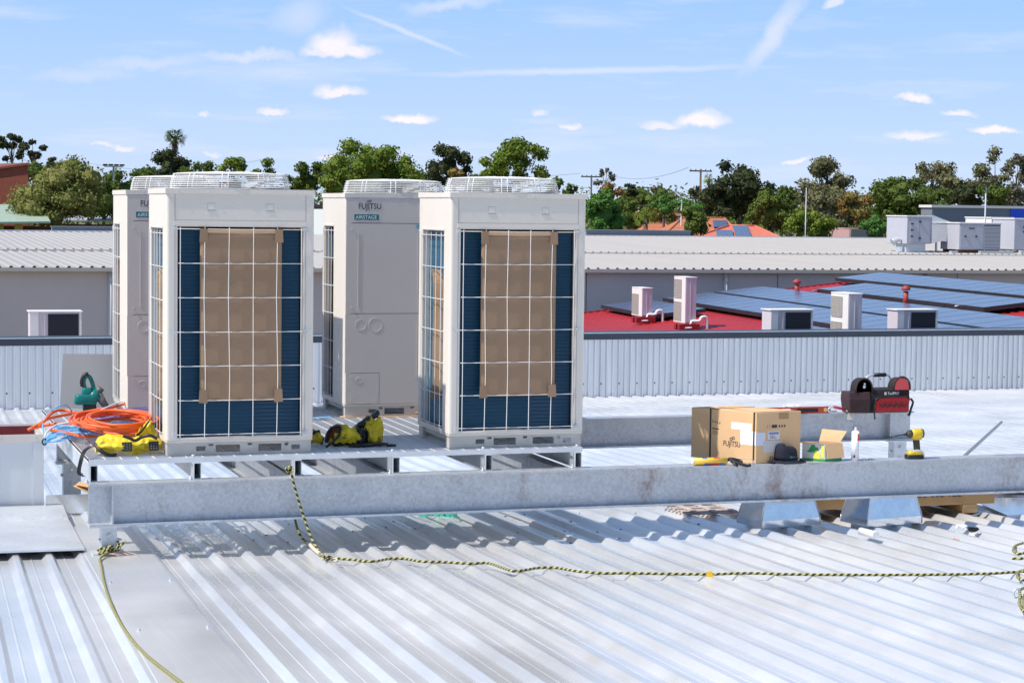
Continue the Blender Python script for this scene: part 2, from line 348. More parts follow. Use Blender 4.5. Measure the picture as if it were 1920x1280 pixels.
# screws with washers, in the pans beside each rib, on the batten lines
mb = MB(); random.seed(4)
for row in range(-3, 16):
    if row in (0,) and False: continue
    for i in range(-14, 34):
        if -8.3 < i < -6.6 and row < 1: continue
        p = RP+AC*(i*PIT+.055*.3)+RR*(row*-1.62+.02*random.uniform(-1, 1))+RN*.0005
        if p.y > wall_y(p.x)-.2: continue
        mb.cyl(p+RN*.001, p+RN*.006, .017, .014, 8); mb.cyl(p+RN*.006, p+RN*.020, .009, .008, 6)
mb.build('roofing_screws', mat('screw_zinc', (.62, .62, .64), .35, .6), roof)
# white reflective scratches etc. come from the material

# flat flashing sheet over the ribs in the left foreground
mb = MB()
def onr(s_, t_, off): return RP+AC*s_+RR*t_+RN*off
sL, sR = -8*PIT+.0, -6*PIT+.03
pr = [(sL-.03, .004), (sL+.012, HR+.004), (sL+.03, HR+.0045), ((sL+sR)/2-.1, HR+.003), ((sL+sR)/2+.1, HR+.0055), (sR-.02, HR+.0045), (sR-.006, HR+.001), (sR+.03, .004)]
mb.add([onr(s_, 5.3-k*.42, o_) for (s_, o_) in pr for k in range(20)], [(i*20+k, (i+1)*20+k, (i+1)*20+k+1, i*20+k+1) for i in range(len(pr)-1) for k in range(19)])
for t_ in (0.0, 1.6, 3.2):
    for s_ in (sL+.06, sR-.04):
        p = onr(s_, t_, HR+.005); mb.cyl(p, p+RN*.006, .010, .009, 8); mb.cyl(p+RN*.006, p+RN*.012, .006, .005, 6)
tag(mb.build('flashing_sheet', ZINC, fixn=False), 'flat metal sheet laid over the roof ribs in the left foreground, rope lying on it', 'metal sheet')

# ------------------------------------------------------------------ steel platform
DX0, DX1, DY0, DY1 = -2.345, .915, -.075, 3.12
plat = thing('steel_platform', 'galvanised steel beam platform on feet carrying the four white condenser units', 'steel platform', (0, 0, 0))
def ibeam(mb, a, b, h, w, tf=.012, tw=.008, ends=True):
    """universal beam, a->b along its top centre line (horizontal)"""
    a = Vector(a); b = Vector(b); d = (b-a).normalized(); s_ = Vector((-d.y, d.x, 0)); Z = Vector((0, 0, 1))
    def bx(s0, s1, z0, z1):
        c = [a+s_*s0+Z*z0, a+s_*s1+Z*z0, a+s_*s1+Z*z1, a+s_*s0+Z*z1]; e = [p+(b-a) for p in c]
        mb.add(c+e, [(0, 1, 2, 3), (7, 6, 5, 4), (0, 4, 5, 1), (1, 5, 6, 2), (2, 6, 7, 3), (3, 7, 4, 0)])
    bx(-w/2, w/2, -tf, 0); bx(-w/2, w/2, -h, -h+tf); bx(-tw/2, tw/2, -h+tf-.001, -tf+.001)
ZB = -.135; BH = .262; FY = -.13
mb = MB(); ibeam(mb, (-2.356, FY, ZB), (6.6, FY, ZB), BH, .15)
for x in (-2.215, ): mb.box((x-.005, FY-.073, ZB-BH+.011), (x+.005, FY+.073, ZB-.011))
front_beam = mb.build('beam', GALV, plat)
mb = MB(); ibeam(mb, (-2.25, 2.95, ZB), (5.11, 2.95, ZB), .25, .15)
for x in (-2.12, 4.88): mb.box((x-.005, 2.877, ZB-.24), (x+.005, 3.023, ZB-.011))
mb.build('beam', GALV, plat)
for x in (-1.02, -.40, .80):
    mb = MB(); ibeam(mb, (x, FY+.077, ZB-.006), (x, 2.873, ZB-.006), .235, .10); mb.build('cross_beam', GALV, plat)
# rectangular hollow section joists running back over the beams, open black ends
JX = (-2.318, -1.675, -1.03, -.38, .252, .88)
def joist(x, y0, y1):
    mb = MB(); w_, z0, z1, t = .023, -.134, -.031, .0035
    for (a, b, c, d) in ((-w_, -w_+t, z0, z1), (w_-t, w_, z0, z1), (-w_+t, w_-t, z0, z0+t), (-w_+t, w_-t, z1-t, z1)):
        mb.box((x+a, y0, c), (x+b, y1, d))
    mb.box((x-w_+t, y0+.45, z0+t), (x+w_-t, y0+.46, z1-t), 1)
    o = mb.build('joist', [GALVN, DARK], plat)
    mb = MB(); p = Vector((x+.01, y0-.03, ZB)); mb.cyl(p+Vector((-.055, .02, 0)), p+Vector((-.055, .02, .01)), .012, n=6); mb.cyl(p+Vector((-.055, .02, .01)), p+Vector((-.055, .02, .022)), .006, n=8)
    mb.build('bolt', GALVN, o); return o
for x in JX: joist(x, DY0-.03, DY1)
# bar grating deck: bearing bars along x, twisted cross rods along y
mb = MB()
ny = int((DY1-DY0)/.030)
for k in range(ny+1):
    y = DY0+.0025+k*(DY1-DY0-.005)/ny; mb.box((DX0, y-.0022, -.030), (DX1, y+.0022, 0))
for k in range(33):
    x = DX0+.003+k*(DX1-DX0-.006)/32; mb.box((x-.003, DY0, -.012), (x+.003, DY1, .0006))
for k in (0, 1): 
    x = (DX0+.0, DX1-.004)[k]; mb.box((x, DY0-.001, -.0302), (x+.004, DY1, .001))
mb.box((DX0-.001, DY0-.006, -.0303), (DX1+.001, DY0-.001, .0012))
grating = mb.build('grating', mat('grating_zinc', (.78, .79, .80), .5, .15, var=.1), plat, fixn=False)
for x in (-1.72, -.42, .20, .86):
    mb = MB(); mb.box((x, DY0-.004, .001), (x+.05, DY0+.04, .004)); mb.cyl((x+.025, DY0+.015, .004), (x+.025, DY0+.015, .016), .011, n=6); mb.build('clip', GALVN, grating)
# bolted feet
def foot(x, y, zt, hgt, w_=.095, rusty=False):
    mb = MB(); zb = zt-hgt
    mb.box((x-.12, y-.07, zt-.012), (x+.12, y+.07, zt-.0005))
    mb.box((x-w_/2, y-.055, zb+.01), (x+w_/2, y-.047, zt-.012)); mb.box((x-w_/2, y-.047, zb+.01), (x-w_/2+.008, y+.05, zt-.012)); mb.box((x+w_/2-.008, y-.047, zb+.04), (x+w_/2, y+.05, zt-.012))
    mb.box((x-.10, y-.075, zb), (x+.10, y+.075, zb+.01))
    o = mb.build('foot', GALVN, plat)
    mb = MB()
    for (bx, bz) in ((0, zt-.06),)+(((0, zt-.16),) if hgt > .25 else ()):
        mb.cyl((x+bx, y-.056, bz), (x+bx, y-.060, bz), .019, n=16); mb.cyl((x+bx, y-.060, bz), (x+bx, y-.070, bz), .013, n=6); mb.cyl((x+bx, y-.07, bz), (x+bx, y-.08, bz), .007, n=8)
    mb.cyl((x-w_/2-.016, y, zt-.10), (x-w_/2, y, zt-.10), .013, n=6); mb.cyl((x+w_/2, y, zt-.10), (x+w_/2+.02, y, zt-.10), .013, n=6); mb.cyl((x+w_/2+.02, y, zt-.10), (x+w_/2+.035, y, zt-.10), .008, n=6)
    mb.build('bolt', GALVN, o)
for (x, y, zt, w_) in ((-2.232, -.11, ZB-BH, .095), (-2.14, 2.93, ZB-.25, .13), (4.98, 2.93, ZB-.25, .12)):
    z0 = roof_z(x, y, HR+(.007 if y < 0 else .0)); foot(x, y, zt, zt-z0, w_)

# ------------------------------------------------------------------ the condenser units
UW, UD, UH = .95, .767, 1.69
def make_unit():
    r = thing('condenser_unit', '', 'air conditioner')
    hx, hy = UW/2, UD/2; t = .004
    # base frame with fork slots
    slots = [(-.28, -.22, .028, .058), (-.155, .02-.02, .018, .064), (.12, .27, .018, .064), (.335, .39, .024, .055)]
    mb = MB()
    for sy in (-1, 1):
        y0 = sy*(hy-.012)
        mb.holed(-hx+.012, hx-.012, 0.0, .080, slots+[(-.20, -.17, .058, .072), (.05, .08, .058, .072), (.29, .315, .05, .07)], lambda u, w_, s_, y0=y0, sy=sy: (u*(-1 if sy > 0 else 1), y0-sy*s_*t, w_))
    for sx in (-1, 1): mb.holed(-hy+.09, hy-.09, .045, .080, [], lambda u, w_, s_, sx=sx: (sx*(hx-.03)-sx*s_*t, u, w_))
    for sx in (-1, 1):
        for sy in (-1, 1): mb.box((sx*(hx-.012), sy*(hy-.012-t), 0), (sx*(hx-.03), sy*(hy-.10), .08))
    mb.build('base_frame', BASEP, r)
    # drip pan / floor, slightly proud lip
    mb = MB(); mb.box((-hx+.004, -hy+.004, .0815), (hx-.004, hy-.004, .098)); mb.build('base_tray', WHITEP, r, bevel=.003)
    # coil openings
    ob = (-.405, .405, .112, 1.452)
    # back wall (+y) one pressed frame
    mb = MB()
    mb.holed(-hx+.02, hx-.02, .0985, 1.668, [ob], lambda u, w_, s_: (u, hy-.001-s_*t, w_))
    for (a, b) in ((ob[0]-.003, ob[0]+.004), (ob[1]-.004, ob[1]+.003)): mb.box((a, hy-.05, ob[2]), (b, hy-.0055, ob[3]))
    mb.box((ob[0], hy-.05, ob[3]-.002), (ob[1], hy-.0055, ob[3]+.003)); mb.box((ob[0], hy-.05, ob[2]-.003), (ob[1], hy-.0055, ob[2]+.003))
    mb.box((ob[0]-.02, hy-.001, 1.459), (ob[1]+.02, hy+.003, 1.488))       # head rail
    for x in (-.17, .12): mb.cyl((x, hy+.003, 1.473), (x, hy+.006, 1.473), .006, n=8)
    mb.build('back_frame', WHITEP, r)
    for x in (-.185, .19):       # pressed lifting pockets above the coil, shade along their edges painted grey
        mb = MB(); mb.box((x-.024, hy-.0008, 1.555), (x+.024, hy-.0004, 1.60), 1); mb.box((x-.022, hy-.0006, 1.557), (x+.022, hy+.0004, 1.598)); mb.box((x-.026, hy-.0008, 1.550), (x+.026, hy+.0012, 1.555), 1); mb.build('lifting_pocket', [WHITEP, mat('pocket_edge_shade', (.42, .42, .44), .6)], r)
    mb = MB()
    for x in (-.418, .418): mb.box((x-.0012, hy-.0006, .12), (x+.0012, hy+.0002, 1.655))
    mb.box((-.418, hy-.0006, 1.4895), (.418, hy+.0002, 1.4915)); mb.build('panel_seam', mat('seam_grey', (.30, .29, .28), .7), r)
    mb = MB()
    for (x, z) in ((-.45, 1.62), (.45, 1.62), (-.45, .13), (.45, .13), (-.45, .8), (.45, .8), (-.30, .1065), (.05, .1065), (.34, .1065)): mb.cyl((x, hy-.001, z), (x, hy+.0035, z), .0055, n=8)
    mb.build('panel_screws', GALVN, r)
    # side walls
    zs = 1.435
    oL = (-.01, hy-.07, .12, zs); oR = (-hy+.10, hy-.145, .12, zs)
    for (sx, oo, nm) in ((-1, oL, 'side_frame'), (1, oR, 'side_frame')):
        mb = MB(); mb.holed(-hy+.02, hy-.02, .0985, 1.668, [oo], lambda u, w_, s_, sx=sx: (sx*(hx-.001-s_*t), u, w_))
        mb.box((sx*(hx-.006), oo[0]-.01, zs+.004), (sx*(hx+.002), oo[1]+.01, zs+.018))
        for (a, b) in ((oo[0]-.003, oo[0]+.003), (oo[1]-.003, oo[1]+.003)): mb.box((sx*(hx-.05), a, oo[2]), (sx*(hx-.0055), b, oo[3]))
        mb.build(nm, WHITEP, r)
    # rounded corner posts
    for (sx, sy) in ((-1, -1), (1, -1), (-1, 1), (1, 1)):
        mb = MB(); rr = .022; cx, cy = sx*(hx-rr), sy*(hy-rr); ring = []
        for z in (.099, 1.668):
            a = [Vector((cx+sx*rr*math.cos(q*PI/12), cy+sy*rr*math.sin(q*PI/12), z)) for q in range(7)]
            ring.append([Vector((cx+sx*rr, cy-sy*.028, z))]+a+[Vector((cx-sx*.028, cy+sy*rr, z)), Vector((cx-sx*.028, cy-sy*.028, z))])
        mb.loft(ring, smooth=False); mb.build('corner_post', WHITEP, r)
    # front (-y): band, upper and lower service panels, small access plate
    F = lambda u, w_, s_: (u, -hy-.003+s_*t, w_)
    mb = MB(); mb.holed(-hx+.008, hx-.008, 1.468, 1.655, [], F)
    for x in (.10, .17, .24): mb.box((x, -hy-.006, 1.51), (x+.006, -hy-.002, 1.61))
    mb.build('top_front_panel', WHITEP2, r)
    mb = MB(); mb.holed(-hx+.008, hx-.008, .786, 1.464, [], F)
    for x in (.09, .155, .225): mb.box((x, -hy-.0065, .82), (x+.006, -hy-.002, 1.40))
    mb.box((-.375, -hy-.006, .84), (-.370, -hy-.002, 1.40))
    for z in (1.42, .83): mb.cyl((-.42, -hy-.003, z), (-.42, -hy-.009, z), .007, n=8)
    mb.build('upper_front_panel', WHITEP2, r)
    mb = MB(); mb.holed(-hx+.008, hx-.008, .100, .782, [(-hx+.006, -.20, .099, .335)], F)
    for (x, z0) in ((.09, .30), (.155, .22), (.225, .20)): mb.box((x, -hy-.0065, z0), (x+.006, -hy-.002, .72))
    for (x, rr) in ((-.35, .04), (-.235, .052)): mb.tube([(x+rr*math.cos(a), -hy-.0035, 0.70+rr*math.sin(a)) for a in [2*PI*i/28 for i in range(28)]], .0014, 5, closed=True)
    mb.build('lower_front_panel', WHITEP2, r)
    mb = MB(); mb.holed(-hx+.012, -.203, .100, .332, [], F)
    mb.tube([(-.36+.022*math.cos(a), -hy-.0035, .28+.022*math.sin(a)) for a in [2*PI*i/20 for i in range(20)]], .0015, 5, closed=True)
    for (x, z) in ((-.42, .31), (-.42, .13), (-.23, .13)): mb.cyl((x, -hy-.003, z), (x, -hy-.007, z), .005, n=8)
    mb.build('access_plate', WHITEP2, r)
    # top cover with overhanging lip and fan hole
    mb = MB()
    mb.holed(-hx-.004, hx+.004, -hy-.005, hy+.005, [(-.36, .36, -.36, .36)], lambda u, w_, s_: (u, w_, 1.69-s_*t))
    for (a, b) in (((-hx-.004, -hy-.005), (hx+.004, -hy-.003)), ((-hx-.004, hy+.003), (hx+.004, hy+.005))): mb.box((a[0], a[1], 1.657), (b[0], b[1], 1.6862))
    for (a, b) in (((-hx-.004, -hy-.003), (-hx-.002, hy+.003)), ((hx+.002, -hy-.003), (hx+.004, hy+.003))): mb.box((a[0], a[1], 1.657), (b[0], b[1], 1.6862))
    for x in (-.35, -.1, .2, .4): mb.cyl((x, -hy-.005, 1.675), (x, -hy-.008, 1.675), .005, n=8); mb.cyl((x, hy+.005, 1.675), (x, hy+.008, 1.675), .005, n=8)
    mb.build('top_cover', WHITEP, r)
    # fan shroud, motor and blades
    mb = MB(); ring = []
    for (rr, z) in ((.375, 1.70), (.345, 1.699), (.335, 1.66), (.335, 1.50)): ring.append([Vector((rr*math.cos(a), rr*math.sin(a), z)) for a in [2*PI*i/40 for i in range(40)]])
    mb.loft(ring, caps=False); ring2 = [[Vector((v.x*.995, v.y*.995, v.z)) for v in g] for g in ring[1:]]
    mb.build('fan_shroud', WHITEP, r, fixn=False)
    mb = MB(); mb.cyl((0, 0, 1.55), (0, 0, 1.74), .075, .07, 20)
    for k in range(4):
        a = k*PI/2+.4; M = Matrix.Rotation(a, 4, 'Z')
        mb.slab([M @ Vector(p) for p in ((.06, -.06, 1.60), (.32, -.14, 1.585), (.32, .12, 1.675), (.06, .05, 1.65))], .006)
    mb.build('fan', BLACK, r)
    # domed wire guard
    mb = MB()
    def gr(q): return .39-.022*(q**1.6) , 1.694+.092*q
    for k in range(8):
        rr, z = gr(k/7); mb.tube([(rr*math.cos(a), rr*math.sin(a), z) for a in [2*PI*i/48 for i in range(48)]], .0026, 5, closed=True)
    for k in range(12):
        rr = .355-.027*k
        if rr < .07: break
        z = 1.786+.016*(1-(rr/.37)**2); mb.tube([(rr*math.cos(a), rr*math.sin(a), z) for a in [2*PI*i/40 for i in range(40)]], .0026, 4, closed=True)
    for k in range(20):
        a = 2*PI*(k//2)/10+(.0 if k % 2 else .10)
        pts = [(gr(q)[0]*math.cos(a), gr(q)[0]*math.sin(a), gr(q)[1]) for q in (0, .35, .7, 1.)]+[(rr*math.cos(a), rr*math.sin(a), 1.7875+.016*(1-(rr/.37)**2)) for rr in (.34, .22, .08)]
        mb.tube(pts, .003, 5)
    mb.build('fan_guard', WIREM, r, fixn=False)
    # coil (U-shaped around back and sides), dark void behind the gaps
    mb = MB(); mb.box((-.385, hy-.075, .105), (.385, hy-.045, 1.46)); mb.box((ob[0]-.02, hy-.076, .10), (-.386, hy-.05, 1.47), 1); mb.box((.386, hy-.076, .10), (ob[1]+.02, hy-.05, 1.47), 1)
    mb.box((ob[0]-.02, hy-.060, 1.425), (ob[1]+.02, hy-.043, 1.47), 1)
    mb.build('coil', [COIL, DARK], r)
    for (sx, oo) in ((-1, oL), (1, oR)):
        mb = MB(); y0, y1 = oo[0]-.01, oo[1]+.01
        a_, b_ = (y0, y1-.05) if sx > 0 else (y0, y1-.09)
        mb.box((sx*(hx-.05), a_, .11), (sx*(hx-.08), b_, 1.44)); mb.box((sx*(hx-.052), b_, .11), (sx*(hx-.082), y1, 1.44), 1)
        mb.build('side_coil', [COIL2, DARK], r)
        # the side guard
        mb = MB(); gx = sx*(hx+.008)
        zz = [.135+(1.405-.135)*k/6 for k in range(7)]
        for z in zz: mb.tube([(sx*(hx-.004), y0, z), (gx, y0+.01, z), (gx, y1-.01, z), (sx*(hx-.004), y1, z)], .0028, 5)
        nn = 5 if sx > 0 else 4
        for k in range(nn): y = y0+.03+(y1-y0-.06)*k/(nn-1); mb.tube([(gx+sx*.005, y, .115), (gx+sx*.005, y, 1.425)], .0026, 5)
        mb.build('wire_guard', WIREM, r, fixn=False)
        # curled strips of packing board pushed between guard and coil
        mb = MB(); ym = (y0+y1)/2
        for (k, dy) in ((0, -.055), (1, .0), (2, .045)):
            if sx < 0 and k == 0: continue
            pts = [(sx*(hx-.02+.01*math.sin(k)), ym+dy-.03, 1.17-.0*k), (sx*(hx-.018), ym+dy+.005, 1.08), (sx*(hx-.022), ym+dy, .9), (sx*(hx-.018), ym+dy+.008, .6), (sx*(hx-.022), ym+dy, .38), (sx*(hx-.01), ym+dy-.04, .30)]
            sp = spline(pts, 5)
            for q in range(len(sp)-1):
                a, b = sp[q], sp[q+1]; mb.box((0, 0, 0), (0, 0, 0)) if False else mb.slab([a, a+Vector((-sx*.035, .03, 0)), b+Vector((-sx*.035, .03, 0)), b], .003)
        mb.build('board_strip', CARD, r)
    # the back guard
    mb = MB(); gy = hy+.012
    for k in range(7):
        z = .135+(1.436-.135)*k/6; e = .0 if k in (0, 6, 3) else .012
        mb.tube([(-.408+e, hy+.001, z), (-.40+e, gy, z), (0, gy+.0005, z+random.uniform(-.002, .002)), (.40-e, gy, z), (.408-e, hy+.001, z)], .0025, 6)
    for k in range(6):
        x = -.387+.774*k/5; j = random.uniform(-.006, .006)
        mb.tube([(x, gy+.006, .118), (x+j, gy+.006, .5), (x-j, gy+.006, 1.0), (x, gy+.006, 1.447)], .0025, 6)
    mb.build('wire_guard', WIREM, r, fixn=False)
    for z in (.135, .786, 1.436):
        for x in (-.42, .42):
            mb = MB(); mb.box((x-.012, hy-.0005, z-.012), (x+.012, hy+.007, z+.012)); mb.cyl((x, hy+.007, z), (x, hy+.014, z), .006, n=8); mb.build('guard_clip', GALVN, r)
    return r
random.seed(7)
unit = make_unit()
def board(u):
    """sheet of brown packing board slid between guard and coil (back face)"""
    hy = UD/2; mb = MB(); nx, nz = 16, 30; x0, x1, z0, z1 = -.262, .262, .345, 1.43
    def P(i, k):
        x = x0+(x1-x0)*i/nx; z = z0+(z1-z0)*k/nz
        return Vector((x, hy+.004+.0012*math.sin(z*2.2), z))
    mb.add([P(i, k) for i in range(nx+1) for k in range(nz+1)], [(i*(nz+1)+k, (i+1)*(nz+1)+k, (i+1)*(nz+1)+k+1, i*(nz+1)+k+1) for i in range(nx) for k in range(nz)], 0, True)
    o = mb.build('packing_board', CARD, u, fixn=False); s_ = o.modifiers.new('s', 'SOLIDIFY'); s_.thickness = .003
    for sx in (-1, 1):
        for (za, zb) in ((1.352, 1.44), (.335, .42)):
            mb = MB(); xa = sx*.262; d = .008 if zb < 1 else .006
            mb.slab([(xa-sx*.048, hy+.0215, za), (xa+sx*d, hy+.024, za+.002), (xa+sx*d*.4, hy+.022, zb), (xa-sx*.046, hy+.0205, zb-.002)] if sx > 0 else [(xa-sx*.046, hy+.0205, zb-.002), (xa+sx*d*.4, hy+.022, zb), (xa+sx*d, hy+.024, za+.002), (xa-sx*.048, hy+.0215, za)], .002)
            mb.build('folded_flap', CARD, o)
# front pair: backs towards the camera (rotated half a turn); rear pair: fronts towards the camera
spots = [((-1.8596, 0), PI, 'front white condenser unit on the left with brown board behind its wire guard'),
         ((0.0, 0), PI, 'front white condenser unit on the right with brown board behind its wire guard'),
         ((-1.8342, 2.086), 0, 'rear white condenser unit half hidden behind the front left unit'),
         ((-.2055, 2.086), 0, 'rear white condenser unit with its smooth badged front in full view, between the front pair')]
units = []
for i, ((x, y), rz, lab) in enumerate(spots):
    u = unit if i == 0 else copy_tree(unit)
    u.location = (x+UW/2, y+UD/2, .002); u.rotation_euler = (0, 0, rz); tag(u, lab, 'air conditioner', 'white rooftop condenser units on the platform'); units.append(u)
for u in units: board(u)
for u in units:
    hy = UD/2
    brand(u, -.375, -hy-.004, 1.572, .046)
    mb = MB(); mb.box((-.405, -hy-.0045, 1.490), (-.215, -hy-.003, 1.532)); bd = mb.build('badge', TEAL, u)
    text('badge_lettering', 'AIRSTAGE', .036, FRONTM(-.395, -hy-.0048, 1.498), PAPER, bd, sx=1.02)
# torn sticker with a blue corner on the badged unit
mb = MB(); hy = UD/2; x0 = .075
mb.slab([(x0, -hy-.0078, 1.455), (x0+.16, -hy-.0078, 1.455), (x0+.20, -hy-.0078, 1.42), (x0+.01, -hy-.0078, 1.425)], .0008, 1)
mb.slab([(x0+.01, -hy-.0078, 1.4245), (x0+.20, -hy-.0078, 1.4195), (x0+.28, -hy-.012, 1.30), (x0+.20, -hy-.02, 1.20), (x0+.12, -hy-.016, 1.30)], .0008, 0)
mb.build('torn_sticker', [PAPER, mat('sticker_blue', (.06, .42, .62), .4)], units[3])

# ------------------------------------------------------------------ corrugated upstand wall behind our roof
WALLM = mat('wall_sheeting', (.80, .81, .82), .4, .45, col2=(.62, .635, .66), vscale=1.2, stretch=(9, 9, .35), thr=(.3, .7))
CAPM = mat('cap_flashing_blue_grey', (.035, .05, .075), .45, var=.15, vscale=1.)
WD = Vector((1, WK, 0)).normalized(); WN = Vector((WD.y, -WD.x, 0))   # towards the camera
def wall_top(x): return -.205-.0045*(x+1.7)
def wall_piece(x0, x1, lab):
    t = thing('upstand_wall', lab, 'wall', (x0, wall_y(x0), 0)); mb = MB(); T = Matrix.Translation((-x0, -wall_y(x0), 0))
    n = int((x1-x0)/.0127); pts = []
    prof = [(0, 0), (.022, 0), (.030, .024), (.050, .024), (.062, 0), (.100, 0)]   # trapezoid rib profile, about 100 mm pitch
    x = x0
    while x < x1:
        for (dx, h_) in prof[:-1]: pts.append((x+dx, h_))
        x += .100
    vs = []
    for (x, h_) in pts:
        p = Vector((x, wall_y(x), 0))+WN*h_; zt = wall_top(x)-.03; zb = roof_z(x, wall_y(x))-.15
        vs += [(p.x, p.y, zb), (p.x, p.y, zt)]
    mb.add([T @ Vector(v) for v in vs], [(2*i, 2*i+2, 2*i+3, 2*i+1) for i in range(len(pts)-1)])
    mb.build('wall_sheeting', WALLM, t, fixn=False)
    mb = MB(); 
    def cp(x, off, dz): p = Vector((x, wall_y(x), wall_top(x)+dz))+WN*off; return T @ p
    for (a, b, c, d) in (((.030, 0), (.033, 0), (.033, -.105), (.030, -.105)), ((-.30, .004), (.033, .0005), (.033, -.003), (-.30, -.002))):
        q = [cp(x0, *a), cp(x0, *b), cp(x0, *c), cp(x0, *d)]; r_ = [cp(x1, *a), cp(x1, *b), cp(x1, *c), cp(x1, *d)]
        mb.loft([q, r_], smooth=False)
    q = [cp(x0, .0335, .001), cp(x0, .0365, .001), cp(x0, .0365, -.012), cp(x0, .0335, -.012)]; r_ = [cp(x1, .0335, .001), cp(x1, .0365, .001), cp(x1, .0365, -.012), cp(x1, .0335, -.012)]
    mb.loft([q, r_], 1, smooth=False)  # pale strip painted as the highlight along the capping's top edge
    mb.build('wall_capping', [CAPM, GALVN], t)
    mb = MB(); x = x0+.2
    while x < x1:
        z = roof_z(x, wall_y(x))+.22; p = T @ (Vector((x+.042, wall_y(x), z))+WN*.016); mb.cyl(p, p+WN*.008, .013, n=6, mi=1)
        if int(x*10) % 13 == 0: p = T @ (Vector((x+.042, wall_y(x), wall_top(x)-.115))+WN*.034); mb.cyl(p, p+WN*.006, .014, n=6, mi=0)
        x += .30
    mb.build('wall_fixings', [GALVN, BLACK], t)
wall_piece(-6.5, 1.05, 'pale corrugated steel upstand wall at the left with a dark capping, behind the leaning sheet')
wall_piece(1.052, 11.1, 'long pale corrugated steel upstand wall with dark capping, right of the units up to the capping joint')
wall_piece(11.102, 19.0, 'pale corrugated steel upstand wall with dark capping, right of the capping joint, behind the tool bag')

# ------------------------------------------------------------------ ground and far buildings
GROUND = mat('dry_grass', (.12, .13, .05), .95, col2=(.22, .17, .10), vscale=.05)
mb = MB(); mb.quad([(-900, -200, -4.4), (1600, -200, -4.4), (1600, 2500, -4.4), (-900, 2500, -4.4)]); tag(mb.build('ground', GROUND, fixn=False), None, None, kind='structure')
PRECAST = mat('precast_wall', (.74, .64, .62), .85, var=.08, vscale=.6, bump=.1, bscale=3.)
CREAM = mat('cream_roofing', (.40, .375, .35), .5, var=.06, vscale=.3, stretch=(4, .3, 1))
CREAM2 = mat('cream_trim', (.60, .55, .48), .5, var=.05)
def big_shed(name, lab, x0, x1, y0, z0, y1, z1, pitch, wall=True, gut=False):
    t = thing(name, lab, 'building', (x0, y0, -4.4)); T = Matrix.Translation((-x0, -y0, 4.4))
    mb = MB(); pts = []; x = x0
    while x < x1:
        pts += [(x, 0), (x+pitch*.62, 0), (x+pitch*.72, .045), (x+pitch*.9, .045)]; x += pitch
    mb.add([T @ Vector(v) for (x, h_) in pts for v in ((x, y0-.25, z0+h_), (x, y1, z1+h_))], [(2*i, 2*i+2, 2*i+3, 2*i+1) for i in range(len(pts)-1)])
    mb.build('roof', CREAM, t, fixn=False)
    mb = MB()
    mb.box(T @ Vector((x0-.02, y0-.32, z0-.10)), T @ Vector((x1, y0-.255, z0-.005))); mb.box(T @ Vector((x0, y1+.002, z1-.1)), T @ Vector((x1, y1+.24, z1+.075)))
    mb.build('gutter', CREAM2 if not gut else GALVN, t)
    if wall:
        mb = MB(); x = x0+.1; k = 0
        while x < x1-.3:
            xe = min(x+6.1, x1-.1); mb.box(T @ Vector((x, y0, -4.39)), T @ Vector((xe-.03, y0+.18, z0-.03))); x = xe
        mb.box(T @ Vector((x0+.1, y0+.185, -4.39)), T @ Vector((x1-.1, y0+.3, z0-.02)), 1)
        mb.build('wall', [PRECAST, mat('joint_shadow', (.10, .10, .10), .9)], t)
        for px in (206, 1358, 1736):
            x = at_y(px, 540, y0).x; mb = MB(); mb.cyl(T @ Vector((x, y0-.09, -4.39)), T @ Vector((x, y0-.09, z0-.1)), .055, n=10)
            for z in (-.8, -2.2): mb.box(T @ Vector((x-.08, y0-.03, z)), T @ Vector((x+.08, y0-.001, z+.04)))
            mb.build('downpipe', mat('downpipe_white', (.72, .70, .68), .5), t)
    return t
big_shed('warehouse', 'long grey walled warehouse with a pale cream metal roof behind the red roof', -14, 62, 42, -.11, 54, .02, .30)
big_shed('warehouse', 'second pale cream metal roof just behind the ridge of the grey walled warehouse', -14, 78, 55.2, .06, 72, .40, .30, wall=False, gut=True)
# parapets standing on the far ridge
for (a, b, y, lab) in ((97, 330, 430, 'low grey parapet wall on the far cream roof at the left, under the round tree'), (1098, 1293, 436, 'low grey parapet wall on the far cream roof right of the condenser units')):
    p0 = at_y(a, y, 72.6); p1 = at_y(b, y+(b-a)*.012, 72.6); mb = MB(); mb.box((p0.x, 72.5, p0.z-.6), (p1.x, 72.8, p0.z+.10)); mb.box((p0.x-.03, 72.46, p0.z+.10), (p1.x+.03, 72.84, p0.z+.14))
    tag(mb.build('parapet_wall', mat('grey_cladding', (.30, .31, .34), .6, var=.1, vscale=.6)), lab, 'wall')

# ------------------------------------------------------------------ red roof with solar panels
RED = mat('red_roofing', (.36, .010, .014), .5, col2=(.27, .012, .018), vscale=.6)
PB = at_d(1640, 518, 58); RZ = -.094; RL = Matrix.Rotation(RZ, 3, 'Z'); RI = RL.inverted(); PL = RI @ PB
_d = ray(1127, 578); _n = RL @ Vector((0, 1, 0)); _a = CAM+_d*((PB-CAM).dot(_n)/_d.dot(_n)); TAN = (PB.z-_a.z)/(PL.x-(RI @ _a).x)
def red_z(x, y=0): return PB.z-abs(PL.x-x)*TAN      # x in the red building's own frame
RNn = RL @ Vector((-TAN, 0, 1)).normalized()
def on_red(px, py):
    d = ray(px, py); return CAM+d*((PB-CAM).dot(RNn)/d.dot(RNn))
eave = (RI @ on_red(1100, 619)).x-.3; yf = 20.6; yb = PL.y+.12; xr = PL.x+5
t = thing('red_roofed_building', 'building with a dark red metal roof carrying rows of solar panels', 'building', RL @ Vector((eave, yf, -4.4)), RZ); T = Matrix.Translation((-eave, -yf, 4.4))
mb = MB(); xs = []; x = eave
